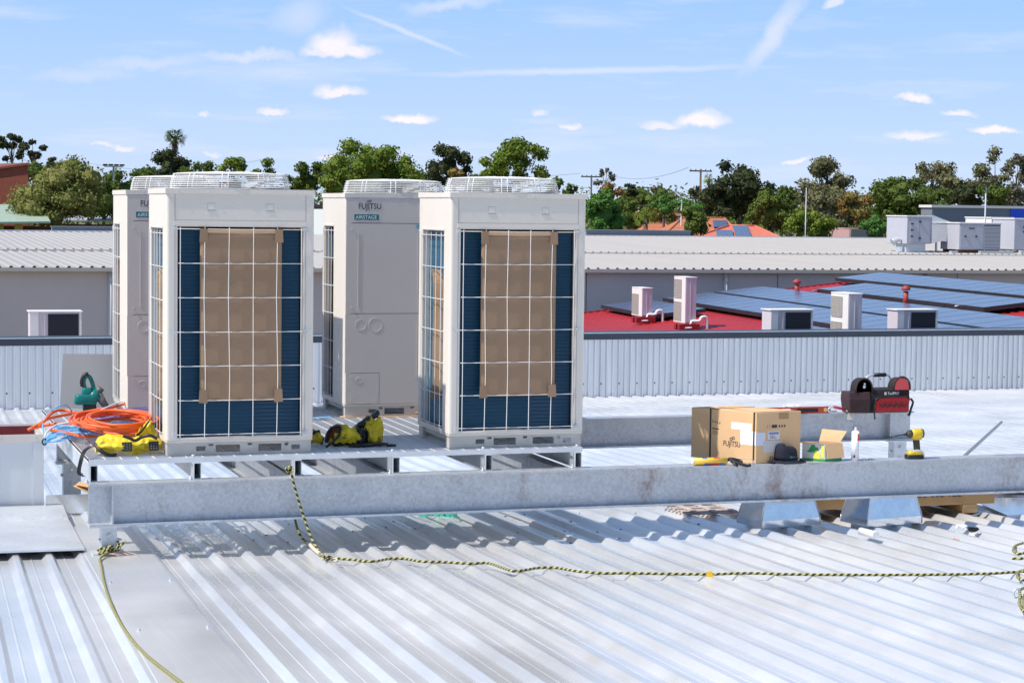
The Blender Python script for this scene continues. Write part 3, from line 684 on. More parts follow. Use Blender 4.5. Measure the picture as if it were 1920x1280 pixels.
while x < PL.x: xs += [(x, 0), (x+.15, 0), (x+.17, .025), (x+.19, .0)]; x += .2
xs.append((PL.x, 0)); x = PL.x+.02
while x < xr: xs += [(x, 0), (x+.15, 0), (x+.17, .025), (x+.19, .0)]; x += .2
mb.add([T @ Vector(v) for (x, h_) in xs for v in ((x, yf, red_z(x)+h_-.1), (x, yb, red_z(x)+h_-.1))], [(2*i, 2*i+2, 2*i+3, 2*i+1) for i in range(len(xs)-1)])
mb.build('roof', RED, t, fixn=False)
mb = MB(); q = [T @ Vector((eave-.12, yf, red_z(eave)-.12)), T @ Vector((eave-.005, yf, red_z(eave)-.12)), T @ Vector((eave-.005, yf, red_z(eave)-.25)), T @ Vector((eave-.12, yf, red_z(eave)-.25))]
mb.loft([q, [v+Vector((0, yb-yf, 0)) for v in q]], smooth=False)
for (xa, xb_) in ((eave, PL.x), (PL.x, xr)):
    za, zb_ = red_z(xa)-.16, red_z(xb_)-.16
    mb.add([T @ Vector(v) for v in ((xa, yb+.002, za-.16), (xb_, yb+.002, zb_-.16), (xb_, yb+.002, zb_+.1), (xa, yb+.002, za+.1), (xa, yb+.05, za-.16), (xb_, yb+.05, zb_-.16), (xb_, yb+.05, zb_+.1), (xa, yb+.05, za+.1))], [(0, 1, 2, 3), (7, 6, 5, 4), (0, 4, 5, 1), (1, 5, 6, 2), (2, 6, 7, 3), (3, 7, 4, 0)])
mb.build('gutter', RED, t)
mb = MB(); mb.box(T @ Vector((eave+.3, yf+.3, -4.39)), T @ Vector((xr-.3, yb-.3, red_z(eave)-.3))); mb.build('wall', mat('brown_brick', (.20, .10, .07), .9, var=.3, vscale=4.), t)
def mat_pv():
    m_ = bpy.data.materials.new('solar_cells'); m_.use_nodes = True; t_ = m_.node_tree; b = t_.nodes['Principled BSDF']; l = t_.links.new
    tc = N(t_, 'ShaderNodeTexCoord'); br = N(t_, 'ShaderNodeTexBrick', offset=0., i_Scale=1., i_Mortar_Size=.006); br.inputs['Brick Width'].default_value = .158; br.inputs['Row Height'].default_value = .158
    l(tc.outputs['Object'], br.inputs['Vector']); br.inputs['Color1'].default_value = (.05, .075, .16, 1); br.inputs['Color2'].default_value = (.06, .09, .18, 1); br.inputs['Mortar'].default_value = (.25, .30, .40, 1)
    l(br.outputs['Color'], b.inputs['Base Color']); b.inputs['Roughness'].default_value = .22; b.inputs['Specular IOR Level'].default_value = .45
    return m_
PV = mat_pv(); PVF = mat('panel_frame_and_shade', (.03, .03, .035), .5)
mb = MB(); mb.box((0, 0, -.06), (1.42, .98, .035)); mb.add([(.02, .015, .0355), (1.40, .015, .0355), (1.40, .965, .0355), (.02, .965, .0355)], [(0, 1, 2, 3)], 1)  # dark frame, deepened below to stand in for the shaded gap underneath
pv0 = mb.build('solar_panel', [PVF, PV], fixn=False)
slope = math.atan(TAN); first = True; npv = 0
rows = [  # pixel of the lower far corner of each row, rows run towards the camera along y
    (1576, 528.5, 0, 40), (1466, 541, 3, 13), (1466, 541, 17, 40), (1349, 555, 0, 40), (1243, 565.5, 0, 40), (1127, 579, 0, 5), (1127, 579, 12, 40)]
PROW = ['top row on the red roof', 'second row on the red roof', 'second row past the red gap', 'third row on the red roof', 'fourth row on the red roof', 'short lowest row', 'lower row behind the units']
for ri, (px, py, j0, j1) in enumerate(rows):
    p = RI @ on_red(px, py)
    for j in range(j0, j1):
        y = yb-.25-(j+1)*1.0
        if y < yf+.3: break
        o = pv0 if first else pv0.copy()
        if not first: S.collection.objects.link(o)
        first = False; npv += 1
        o.location = RL @ Vector((p.x, y, red_z(p.x)+.07)); o.rotation_euler = (0, -slope, RZ)
        end = j-j0; tot_ = min(j1, int(yb-.25-yf-.3))-j0
        ORD = ['far end', 'second', 'third', 'fourth', 'fifth', 'sixth', 'seventh', 'eighth', 'ninth', 'tenth', 'eleventh', 'twelfth', 'thirteenth', 'fourteenth', 'fifteenth', 'sixteenth', 'seventeenth', 'eighteenth', 'nineteenth', 'twentieth', 'twenty first', 'twenty second']
        tag(o, 'blue solar panel, '+ORD[min(21, end)]+(' from the far end' if end else '')+' of the '+PROW[ri], 'solar panel', 'solar panels on the red roof')
for (px, py, hh, lab) in ((1494, 549, .34, 'small red vent pipe standing between the far solar panel rows'), (1698, 568, .39, 'larger red vent pipe standing between solar panels near the bare red gap')):
    p = on_red(px, py); t = thing('roof_vent', lab, 'vent pipe', p)
    RV = mat('faded_red_paint', (.42, .06, .045), .6, var=.2)
    mb = MB(); mb.cyl((0, 0, -.1), (0, 0, hh-.1), .065, n=16); mb.build('pipe', RV, t); mb = MB(); mb.cyl((0, 0, hh-.08), (0, 0, hh-.01), .105, n=16); mb.cyl((0, 0, hh-.02), (0, 0, hh+.03), .105, .05, n=16); mb.build('cowl', RV, t)
# pale rail stubs and conduit on the red roof
for (x0, y0, x1, y1, lab) in ((1522, 552, 1538, 548, 'left of the white twin fan unit'), (1790, 581, 1818, 576, 'below the third panel row at the right'), (1262, 577, 1282, 572, 'beside the small cooling unit')):
    a, b = on_red(x0, y0), on_red(x1, y1); mb = MB(); mb.cyl(a+Vector((0, 0, .08)), b+Vector((0, 0, .08)), .022, n=6); tag(mb.build('mounting_rail', ALU), 'short pale aluminium rail end '+lab, 'rail')

# outdoor cooling units on and near the red roof
ACW = mat('unit_white', (.78, .74, .72), .45, var=.04); ACS = mat('unit_side_shade', (.60, .53, .58), .5, var=.04)  # ACS: the white casing with its shade mixed into the colour
GRL = mat('fan_grille', (.52, .48, .43), .6, var=.2, vscale=60.)
def split_unit(px0, px1, py0, py1, dist, fans, lab, pipe=True, pxs=None, dep=.34, wid=.85):
    """unit seen from its narrow end; fan face looks to -x"""
    s_ = FPX/dist
    base = on_red((px0+px1)/2, py1) if dist is None else at_d(px0, py1, dist)
    h_ = (py1-py0)/s_; wv = (px1-px0)/s_
    t = thing('cooling_unit', lab, 'air conditioner', base)
    d_ = .36*wv/.48*1.0; w_ = wv*.95
    # local: x to the right, y away; fan face = -x side
    ya = wv*1.3
    xb = wv*.50
    mb = MB(); mb.box((0, 0, .06), (xb, ya, h_)); mb.box((-.012, -.01, h_), (xb+.012, ya+.01, h_+.02), 1); o = mb.build('casing', [ACS, ACW], t, bevel=.008)
    mb = MB(); mb.box((-.010, .005, .055), (-.001, ya-.005, h_-.002)); mb.build('front_panel', ACW, t)
    zf = h_/fans
    for k in range(fans):
        mb = MB(); z0 = .06+k*(h_-.06)/fans+.05; z1 = .06+(k+1)*(h_-.06)/fans-.05 if fans > 1 else h_*.80; y0, y1 = ya*.34, ya*.94
        n = 9
        for q in range(n): yy = y0+(y1-y0)*q/(n-1); mb.box((-.024, yy-.006, z0), (-.018, yy+.006, z1))
        for q in range(n+3): zz = z0+(z1-z0)*q/(n+2); mb.box((-.0245, y0, zz-.006), (-.0185, y1, zz+.006))
        mb.box((-.0165, y0, z0), (-.0101, y1, z1), 1)
        mb.build('fan_grille', [GRL, mat('grille_back', (.33, .31, .29), .8)], t, fixn=False)
    mb = MB(); mb.box((xb*.42, -.005, .10), (xb*.46, -.0005, h_-.03)); mb.build('side_seam', ACW, t)
    if pipe:
        mb = MB(); pts = spline([(xb*.6, -.02, .10), (xb+.06, -.06, .11), (xb+.12, -.06, .19), (xb+.22, -.06, .20), (xb+.26, -.06, .12), (xb+.26, -.06, -.10)], 8); mb.tube(pts, .038, 10); mb.build('pipe', ACW, t)
        mb = MB(); [mb.tube(spline([(xb*.5, -.03-.03*k, .12), (xb*.2, -.12, .02-.02*k), (-.05+.05*k, -.16-.04*k, -.04), (-.2, -.14, -.05)], 6), .014, 6) for k in range(3)]; mb.build('cable', WHITEC, t)
        for y in (.02, -.20):
            mb = MB(); mb.box((-.24, y, -.10), (xb+.02, y+.12, .045)); mb.build('mounting_block', RED, t, bevel=.01)
    return t
p1 = on_red(1223, 598); d1 = (p1-CAM).dot(fw); split_unit(1204, 1244, 541, 597, d1, 1, 'small white single fan cooling unit on red blocks on the red roof')
p1 = on_red(1307, 612); d2 = (p1-CAM).dot(fw); split_unit(1285, 1328, 521, 610, d2, 2, 'tall white twin fan cooling unit on red blocks on the red roof')
p1 = on_red(1617, 640); d3 = min(34, (p1-CAM).dot(fw)); split_unit(1590, 1645, 552, 655, d3, 2, 'tall white twin fan cooling unit rising between solar panels behind the capping', pipe=False)
def back_unit(px0, px1, py0, dist, lab):
    s_ = FPX/dist; wv = (px1-px0)/s_; p = at_d(px0, py0, dist); h_ = .72
    t = thing('cooling_unit', lab, 'air conditioner', (p.x, p.y, p.z-h_), rz=0)
    a = wv*.80; b = .34   # seen face width, left end depth
    Mr = Matrix.Rotation(-.28, 4, 'Z'); Mr = Matrix.Rotation(-.02, 4, 'Z')
    xo = .15*wv
    mb = MB(); mb.box((xo*.2, 0, .04), (wv, b, h_-.02)); mb.box((xo*.2-.02, -.02, h_-.02), (wv+.02, b+.02, h_), 1)
    mb.build('casing', [ACS, ACW], t, bevel=.006)
    mb = MB(); mb.box((wv*.37, -.012, .08), (wv*.945, -.002, h_-.05)); mb.build('coil', mat('dark_coil', (.008, .008, .018), .5), t)
    for (xa_, xb_, ya_, za_, zb_) in ((xo*.2+.001, xo*.2+.16*wv, -.016, .04, h_-.02), (wv*.30, wv*.315, -.014, .1, h_-.06), (wv*.96, wv*1.0, -.012, .04, h_-.02)):  # first strip paints the sunlit left end in white; the others are edging
        mb = MB(); mb.box((xa_, ya_, za_), (xb_, -.003, zb_)); mb.build('trim', ACW, t)
    mb = MB(); [mb.box((x, .02, -1.0), (x+.08, b-.02, .04)) for x in (.12*wv, .8*wv)]; mb.build('stand', GALVN, t)
    return t
back_unit(1443, 1533, 580, 33.5, 'low white cooling unit with dark coil, just right of the wall capping joint')
back_unit(1680, 1768, 580, 34.5, 'low white cooling unit showing its dark coil, right of the tall twin fan unit')
back_unit(53, 151, 583, 31.5, 'low white cooling unit showing its dark coil, before the grey wall at far left')
mb = MB(); mb.box((-8, 16.6, -4.39), (7.0, 24, -1.62)); tag(mb.build('low_building', PRECAST), 'low flat roofed building behind the left upstand wall, under the far left cooling unit', 'building')

# ------------------------------------------------------------------ plant on the far cream roof, right edge
def roof_box(px0, px1, py0, py1, Y, depth, lab, name, cat, col=ACW, side=ACS, left_frac=0, feet=.0, extra=None):
    a = at_y(px0, py1, Y); b = at_y(px1, py0, Y); w_ = b.x-a.x; h_ = at_y(px0, py0, Y).z-a.z
    t = thing(name, lab, cat, (a.x, Y, a.z)); mb = MB(); mb.box((0, 0, 0), (w_, depth, h_-.03)); mb.box((-.03, -.03, h_-.03), (w_+.03, depth+.03, h_+.02), 1)
    mb.build('casing', [side, col], t, bevel=.012)
    if extra: extra(t, w_, h_)
    return t
AHG = mat('air_handler_grey', (.50, .50, .55), .5, var=.04)
def ex1(t, w_, h_):
    mb = MB(); mb.box((w_*.12, -.02, .06), (w_*.52, -.004, h_-.10)); mb.box((w_*.535, -.02, .06), (w_*.94, -.004, h_-.10)); mb.build('door', AHG, t, bevel=.006)
    mb = MB()
    for (x, z) in ((.2, .72), (.2, .5), (.2, .27), (.53, .8), (.53, .2)): mb.box((w_*x-.05, -.05, h_*z-.025), (w_*x+.05, -.021, h_*z+.025))
    mb.build('latch', BLACK, t)
    mb = MB(); mb.box((.1, .2, -.32), (w_*.9, 1.0, 0)); mb.box((-.05, .1, -.45), (w_*1.05, 1.1, -.325)); mb.build('plinth', GALVN, t)
    mb = MB(); r_ = spline([(-.02, .4, .12), (-.2, .4, .14), (-.38, .4, .04)], 4); mb.tube(r_, .1, 10, rs=[.05+.1*k/(len(r_)-1) for k in range(len(r_))]); mb.build('exhaust_cowl', GALVN, t)
roof_box(1700, 1746, 405, 457, 56, 1.6, 'white air handling box with two grey doors at the left end of the rooftop plant', 'air_handler', 'air handler', side=AHG, extra=ex1)
a = at_y(1748, 403, 56.6); b = at_y(1786, 457, 56.6); t = thing('duct', 'bare galvanised duct tapering between two rooftop plant boxes', 'duct', (a.x, 56.6, b.z)); w_ = b.x-a.x; h_ = a.z-b.z
mb = MB(); mb.loft([[(0, 0, .0), (0, 1.2, .0), (0, 1.2, h_), (0, 0, h_)], [(w_*.6, .1, .1), (w_*.6, 1.1, .1), (w_*.6, 1.1, h_*.85), (w_*.6, .1, h_*.85)], [(w_, .1, .05), (w_, .9, .05), (w_, .9, h_*.75), (w_, .1, h_*.75)]], smooth=False); mb.v = [Vector(v) for v in mb.v]; mb.build('duct_body', DUCT, t)
for q in (.35, .8): mb = MB(); mb.box((w_*q, .2, -.4), (w_*q+.05, .3, .1)); mb.build('leg', GALVN, t)
def ex2(t, w_, h_):
    mb = MB(); n = 16
    for k in range(n): mb.box((w_*.60, -.03, .1+(h_-.2)*k/n), (w_*.985, -.004, .1+(h_-.2)*k/n+.035))
    mb.box((w_*.60, -.0035, .08), (w_*.985, -.001, h_-.06), 1); mb.build('louvre', [AHG, mat('louvre_shadow', (.12, .12, .14), .8)], t)
    mb = MB(); mb.box((w_*.02, -.02, .06), (w_*.57, -.004, h_-.06)); mb.build('door', AHG, t, bevel=.006)
    mb = MB(); mb.box((w_*.22, -.025, h_*.78), (w_*.36, -.0205, h_*.82)); [mb.box((w_*x-.04, -.045, h_*.5-.03), (w_*x+.04, -.021, h_*.5+.03)) for x in (.14, .40)]; mb.build('handle', BLACK, t)
    mb = MB(); mb.box((.0, .1, -.16), (w_, .25, -.001)); mb.box((.0, 1.0, -.16), (w_, 1.2, -.001)); mb.build('base_rail', RUSTM, t)
roof_box(1798, 1877, 418, 468, 55.8, 1.4, 'large grey condensing box with a louvred right half on the far cream roof', 'rooftop_plant', 'air conditioner', side=AHG, extra=ex2)
roof_box(1858, 1900, 408, 454, 58.5, 2.0, 'plain white plant box behind the large louvred box', 'rooftop_plant', 'air conditioner', side=ACW)
roof_box(1901, 1960, 410, 468, 56.5, 1.6, 'grey plant box cut by the right edge of the photo', 'rooftop_plant', 'air conditioner', side=AHG, extra=lambda t, w_, h_: (lambda mb: ([mb.box((w_*.28, -.02, z), (w_*.36, -.004, z+.06)) for z in (h_*.55, h_*.7)], mb.build('handle', BLACK, t)))(MB()))
for (px, pw, lab) in ((1775, 26, 'left'), (1830, 90, 'middle'), (1905, 40, 'right')):
    a = at_y(px, 476, 55.6); mb = MB(); mb.box((a.x, 55.45, a.z-.2), (a.x+pw*.0182, 55.6, a.z+.02)); mb.box((a.x+.1, 55.4, a.z+.021), (a.x+pw*.0182-.1, 55.6, a.z+.12)); tag(mb.build('roof_bearer', GALVN), 'pale galvanised bearer under the rooftop plant, '+lab+' of three', 'bearer')
# blue grey building behind
BG = mat('blue_grey_cladding', (.20, .22, .27), .6, var=.08, vscale=.3)
a = at_y(1748, 389, 84); b = at_y(1980, 392, 84); t = thing('retail_building', 'blue grey box building with white coping and a bright blue fascia at right', 'building', (a.x, 84, -4.4))
h_ = a.z+4.4; w_ = b.x-a.x+6; mb = MB(); mb.box((0, 0, .01), (w_, 1.2, h_)); mb.build('wall', BG, t); mb = MB(); mb.box((-.08, -.08, h_), (w_+.1, 1.3, h_+.14)); mb.build('coping', ACW, t)
xb = at_y(1895, 392, 84).x-a.x; mb = MB(); mb.box((xb, -.12, h_-.55), (w_, -.002, h_-.02)); mb.build('fascia', mat('bright_blue_sign', (.0, .06, .62), .4), t)
mb = MB(); mb.box((xb+.5, -.16, h_-.62), (w_, -.05, h_-.56)); mb.build('trim', ACW, t)

# ------------------------------------------------------------------ houses
def house(name, lab, px0, px1, pye, pyr, dist, roofm, wallm, deep=7., rf0=.25, rf1=.75, wallh=2.6):
    a = at_d(px0, pye, dist); b = at_d(px1, pye, dist); d = (b-a); d.z = 0; w_ = d.length; ez = a.z; rz_ = at_d((px0+px1)/2, pyr, dist+deep*.4).z
    t = thing(name, lab, 'house', (a.x, a.y, ez-wallh), math.atan2(d.y, d.x)); H_ = wallh; hr = rz_-ez
    mb = MB(); mb.box((.4, .4, -2.), (w_-.4, deep-.4, H_-.02)); mb.build('wall', wallm, t)
    v = [(0, 0, H_), (w_, 0, H_), (w_, deep, H_), (0, deep, H_), (w_*rf0, deep*.5, H_+hr), (w_*rf1, deep*.5, H_+hr)]
    mb = MB(); mb.add(v, [(0, 1, 5, 4), (1, 2, 5), (2, 3, 4, 5), (3, 0, 4), (3, 2, 1, 0)]); mb.build('roof', roofm, t)
    mb = MB()
    for (p, q) in ((v[0], v[4]), (v[1], v[5]), (v[4], v[5])): mb.tube([p, q], .09, 6)
    mb.build('ridge_cap', roofm, t)
    mb = MB(); mb.box((-.1, -.12, H_-.14), (w_+.1, -.005, H_-.005)); mb.build('gutter', CREAM2, t)
    return t, w_, hr, H_
TILE = mat('salmon_tiles', (.62, .17, .11), .7, var=.15, vscale=3., bump=.2); TILE2 = mat('terracotta_tiles', (.50, .17, .08), .8, var=.3, vscale=3.)
BRICK = mat('red_brick', (.28, .075, .045), .9, var=.25, vscale=5.); YW = mat('yellow_render', (.62, .42, .16), .8, var=.1)
def pv_array(t, w_, hr, H_, deep, u0, u1, v0, v1, lab_i):
    """panel sheet on the front slope of a house roof"""
    mb = MB(); n = Vector((0, -hr, deep*.5)).normalized()
    def P(u, v): return Vector((w_*u, deep*.5*v, H_+hr*v))+n*.12
    mb.slab([P(u0, v0), P(u1, v0), P(u1+.03, v1), P(u0+.03, v1)], .05); mb.build('solar_array', PV, t)
t, w_, hr, H_ = house('house', 'house with a salmon pink hip roof and blue solar panels, right of centre', 1290, 1474, 449, 424, 112, TILE, BRICK, 9, .5, .78)
pv_array(t, w_, hr, H_, 9, .50, .66, .12, .90, 0); pv_array(t, w_, hr, H_, 9, .30, .47, .1, .55, 0)
t, w_, hr, H_ = house('house', 'terracotta tiled house partly behind the salmon roofed one, small panel on top', 1250, 1385, 436, 409, 128, TILE2, BRICK, 9, .3, .9)
pv_array(t, w_, hr, H_, 9, .68, .88, .3, .75, 0)
house('house', 'small yellow house with a brownish pink roof left of the rooftop plant', 1556, 1632, 447, 430, 120, mat('dusty_pink_tiles', (.42, .25, .22), .8, var=.2), YW, 6, .25, .9)
house('house', 'low brick house with orange tiles among trees right of the units', 1205, 1262, 432, 419, 140, TILE2, BRICK, 6, .2, .8)
house('house', 'distant house with a pale green roof between shrubs right of the units', 1165, 1205, 420, 411, 150, mat('pale_green_roof', (.40, .50, .42), .6), YW, 6, .2, .8)
house('house', 'far house with a dull red roof above the shrubs right of the units', 1180, 1218, 408, 398, 170, TILE2, YW, 6, .2, .8)
house('house', 'small far house with an orange roof half hidden behind olive trees', 1243, 1290, 409, 401, 165, TILE2, YW, 6, .2, .8)
mb = MB(); a = at_d(1596, 430, 104); b = at_d(1640, 448, 104); mb.box((a.x, a.y, b.z-1), (b.x, a.y+.2, a.z)); tag(mb.build('fence', mat('grey_fence', (.24, .24, .24), .7, stretch=(20, 1, 1), var=.3)), 'grey screen fence beside the small yellow house', 'fence')
# left: brick hall and green roofed building
t = thing('brick_hall', 'tall red brown brick hall with a sloping top at the far left edge', 'building', at_d(52, 430, 118))
o_ = Vector(t.location); mb = MB(); P = [at_d(-60, 325, 118)-o_, at_d(0, 318, 118)-o_, at_d(53, 309, 118)-o_]
d_ = Vector((-.3, 1, 0))*8
bot = -3.5
f_ = [Vector((P[0].x, P[0].y, bot)), Vector((P[2].x, P[2].y, bot)), P[2], P[0]]
mb.loft([f_, [v+d_ for v in f_]], smooth=False); mb.build('wall', BRICK, t)
mb = MB(); q = [P[0], P[2], P[2]+Vector((0, 0, .12)), P[0]+Vector((0, 0, .12))]; mb.loft([[v-d_*.02 for v in q], [v+d_ for v in q]], smooth=False); mb.build('roof_edge', mat('brown_edge', (.2, .06, .04), .7), t)
t = thing('school_building', 'low building with a pale green metal roof and dark verandah, far left', 'building', at_d(0, 432, 100)); o_ = Vector(t.location)
GR = mat('pale_green_roofing', (.33, .42, .33), .55, stretch=(6, 1, 1), var=.12, vscale=1.)
mb = MB(); mb.slab([at_d(-80, 417, 100)-o_, at_d(95, 415, 101)-o_, at_d(75, 384, 110)-o_, at_d(-80, 382, 109)-o_], .1); mb.build('roof', GR, t)
mb = MB(); a = at_d(-80, 417, 101.5)-o_; b = at_d(240, 417, 103)-o_; mb.box((a.x, a.y, -3), (b.x, a.y+.2, a.z-.15)); mb.build('wall', mat('dark_brick', (.10, .035, .02), .9, var=.3), t)
mb = MB()
for (x0, x1) in ((0, 7), (27, 43)): a = at_d(x0, 420, 101)-o_; b = at_d(x1, 434, 101)-o_; mb.box((a.x, a.y-.1, b.z-.8), (b.x, a.y-.02, a.z))
mb.build('door', mat('yellow_door', (.35, .24, .04), .6), t)
t2 = thing('school_building', 'second stretch of pale roofing glimpsed under the round olive tree', 'building', at_d(90, 432, 112)); o_ = Vector(t2.location)
mb = MB(); mb.slab([at_d(95, 412, 112)-o_, at_d(225, 413, 112)-o_, at_d(215, 384, 121)-o_, at_d(100, 384, 121)-o_], .1); mb.build('roof', mat('pale_grey_roofing', (.42, .44, .46), .5, stretch=(6, 1, 1), var=.1), t2)
mb = MB(); a = at_d(100, 415, 113)-o_; b = at_d(220, 415, 113)-o_; mb.box((a.x, a.y, -3), (b.x, a.y+.2, a.z-.15)); mb.build('wall', mat('dark_brick', (.10, .035, .02)), t2)
mb = MB(); a = at_d(592, 384, 100); b = at_d(592, 500, 100)
t3 = thing('store_building', 'pale roofed building seen in the gap between the front left and rear right units', 'building', at_d(560, 430, 84)); o_ = Vector(t3.location)
mb = MB(); mb.slab([at_d(540, 447, 84)-o_, at_d(640, 447, 84)-o_, at_d(640, 392, 95)-o_, at_d(540, 392, 95)-o_], .2); mb.build('roof', mat('very_pale_roofing', (.55, .57, .52), .6), t3)
mb = MB(); mb.box(at_d(540, 392, 96)-o_, at_d(640, 384, 96.3)-o_); mb.build('ridge_cap', mat('brown_ridge', (.13, .08, .09), .7), t3)
mb = MB(); mb.box(at_d(542, 448, 84.5)-o_+Vector((0, 0, -1.5)), at_d(638, 449, 92)-o_); mb.build('wall', PRECAST, t3)

# ------------------------------------------------------------------ poles and wires
PG = mat('galv_pole', (.36, .38, .40), .5, .3); PW = mat('timber_pole', (.13, .09, .06), .9, var=.3)
def post(name, lab, cat, px, py0, py1, dist, r, m_, head=None, r2=None):
    a = at_d(px, py1, dist); b = at_d(px, py0, dist); a.x, a.y = b.x, b.y; a.z = min(a.z, -4.4 if dist > 75 else a.z); t = thing(name, lab, cat, a); h_ = b.z-a.z
    mb = MB(); mb.cyl((0, 0, 0), (0, 0, h_), r, r2 or r*.7, 8); mb.build('pole', m_, t)
    if head: head(t, h_)
    return t, b
def flood(t, h_):
    mb = MB(); mb.box((-.55, -.05, h_-.04), (.55, .05, h_+.02))
    mb.build('bracket', PG, t)
    for k in range(4): x = -.5+.33*k; mb = MB(); mb.box((x-.13, -.2, h_+.03), (x+.13, .1, h_+.13)); mb.build('floodlight', BLACK, t)
post('light_pole', 'slim floodlight pole left of the rear left unit', 'light pole', 213, 312, 440, 120, .08, PG, flood)
post('light_pole', 'grey floodlight pole rising behind the rooftop plant at far right', 'light pole', 1849, 345, 440, 78, .045, PG, lambda t, h_: (lambda mb: (mb.box((-.28, -.1, h_), (.28, .1, h_+.06)), mb.build('floodlight', BLACK, t)))(MB()))
post('light_pole', 'thin grey pole in front of the grey green gum tree', 'light pole', 1512, 352, 440, 95, .035, PG)
post('light_pole', 'pale mast among trees between the dark tree and rooftop plant', 'light pole', 1706, 352, 420, 118, .04, PG)
def curved(t, h_):
    mb = MB(); mb.tube(spline([(0, 0, h_), (-.05, 0, h_+.25), (-.2, 0, h_+.45), (-.5, 0, h_+.5)], 5), .04, 6); mb.box((-.75, -.08, h_+.47), (-.48, .08, h_+.53)); mb.build('lamp_arm', PG, t)
post('street_lamp', 'street lamp with a curved arm among the shrubs right of the units', 'street lamp', 1278, 375, 430, 130, .07, PG, curved)
def xarms(t, h_):
    for z in (h_-.15, h_-2.2):
        mb = MB(); mb.box((-.9, -.05, z-.05), (.9, .05, z+.05)); c_ = mb.build('cross_arm', PW, t)
        for x in (-.8, -.4, .4, .8): mb = MB(); mb.cyl((x, 0, z+.05), (x, 0, z+.16), .035, .02, 6); mb.build('insulator', BLACK, c_)
_, w1 = post('power_pole', 'timber power pole with two cross arms left of the dark tree', 'power pole', 1314, 317, 430, 150, .11, PW, xarms)
_, w2 = post('power_pole', 'timber power pole standing just right of the front units', 'power pole', 1109, 328, 430, 165, .10, PW, xarms)
_, w3 = post('power_pole', 'distant thin power pole over the far shrubs', 'power pole', 1207, 350, 420, 240, .10, PW, xarms)
def wire(a, b, sag, lab):
    a, b = Vector(a), Vector(b); pts = [a.lerp(b, k/16)-Vector((0, 0, sag*4*(k/16)*(1-k/16))) for k in range(17)]
    mb = MB(); mb.tube(pts, .016, 4); tag(mb.build('power_line', mat('wire_grey', (.12, .13, .15), .6)), lab, 'power line')
wire(w1+Vector((-1, 0, .1)), w2+Vector((1, 0, .1)), .6, 'upper power line between the two timber poles right of the units')
wire(w1+Vector((-1, 0, -2)), w2+Vector((1, 0, -2)), .6, 'lower power line between the two timber poles right of the units')
wire(w2+Vector((-1, 0, .1)), at_d(640, 300, 230), 1.0, 'upper power line running left from the pole behind the front right unit')
wire(w2+Vector((-1, 0, -2)), at_d(640, 320, 230), 1.0, 'lower power line running left from the pole behind the front right unit')
wire(at_d(165, 306, 190), at_d(500, 297, 190), .9, 'faint power line over the trees at the left, below the palm')

# ------------------------------------------------------------------ trees
def leafmat(name, c1, c2, sc=.9):
    if name in MATS: return MATS[name]
    m_ = mat(name, c1, .75, col2=c2, vscale=sc, thr=(.38, .62), spec=.12); b = m_.node_tree.nodes['Principled BSDF']; t_ = m_.node_tree
    tr = N(t_, 'ShaderNodeBsdfTranslucent'); mx_ = N(t_, 'ShaderNodeMixShader'); mx_.inputs[0].default_value = .22
    cr = [n for n in t_.nodes if n.type == 'VALTORGB'][0]; t_.links.new(cr.outputs[0], tr.inputs[0])
    t_.links.new(b.outputs[0], mx_.inputs[1]); t_.links.new(tr.outputs[0], mx_.inputs[2]); t_.links.new(mx_.outputs[0], t_.nodes['Material Output'].inputs[0]); return m_
LM = dict(olive=leafmat('olive_foliage', (.16, .18, .045), (.25, .24, .075)), bright=leafmat('bright_foliage', (.10, .165, .022), (.20, .25, .04)),
          mid=leafmat('mid_foliage', (.06, .10, .02), (.13, .17, .035)), dark=leafmat('dark_foliage', (.03, .042, .018), (.07, .085, .035)),
          gum=leafmat('gum_foliage', (.12, .125, .06), (.21, .20, .10)), rust=leafmat('rusty_foliage', (.27, .15, .05), (.22, .21, .06)),
          grey=leafmat('grey_foliage', (.12, .115, .085), (.20, .185, .13)), lush=leafmat('lush_foliage', (.06, .15, .03), (.11, .23, .05)))
BARK = mat('bark', (.16, .12, .09), .9, var=.4, vscale=3., stretch=(1, 1, .2)); BARKP = mat('pale_bark', (.40, .35, .29), .9, var=.3, vscale=3., stretch=(1, 1, .2))
def leaf_clump(mb, c, r, n, ls, rnd, sq=.8):
    for _ in range(n):
        d = Vector((rnd.gauss(0, 1), rnd.gauss(0, 1), rnd.gauss(0, 1))).normalized(); p = c+Vector((d.x, d.y, d.z*sq))*r*(rnd.random()**.33)
        nn = (d+Vector((rnd.gauss(0, .6), rnd.gauss(0, .6), rnd.gauss(0, .6)+.25))).normalized(); u = nn.orthogonal().normalized(); u.rotate(Matrix.Rotation(rnd.uniform(0, 6.28), 3, nn)); v = nn.cross(u)
        s1 = ls*rnd.uniform(.6, 1.35); s2 = s1*rnd.uniform(.45, .8)
        mb.add([p-u*s1, p-v*s2, p+u*s1*.9+nn*s1*.15, p+v*s2], [(0, 1, 2, 3)])
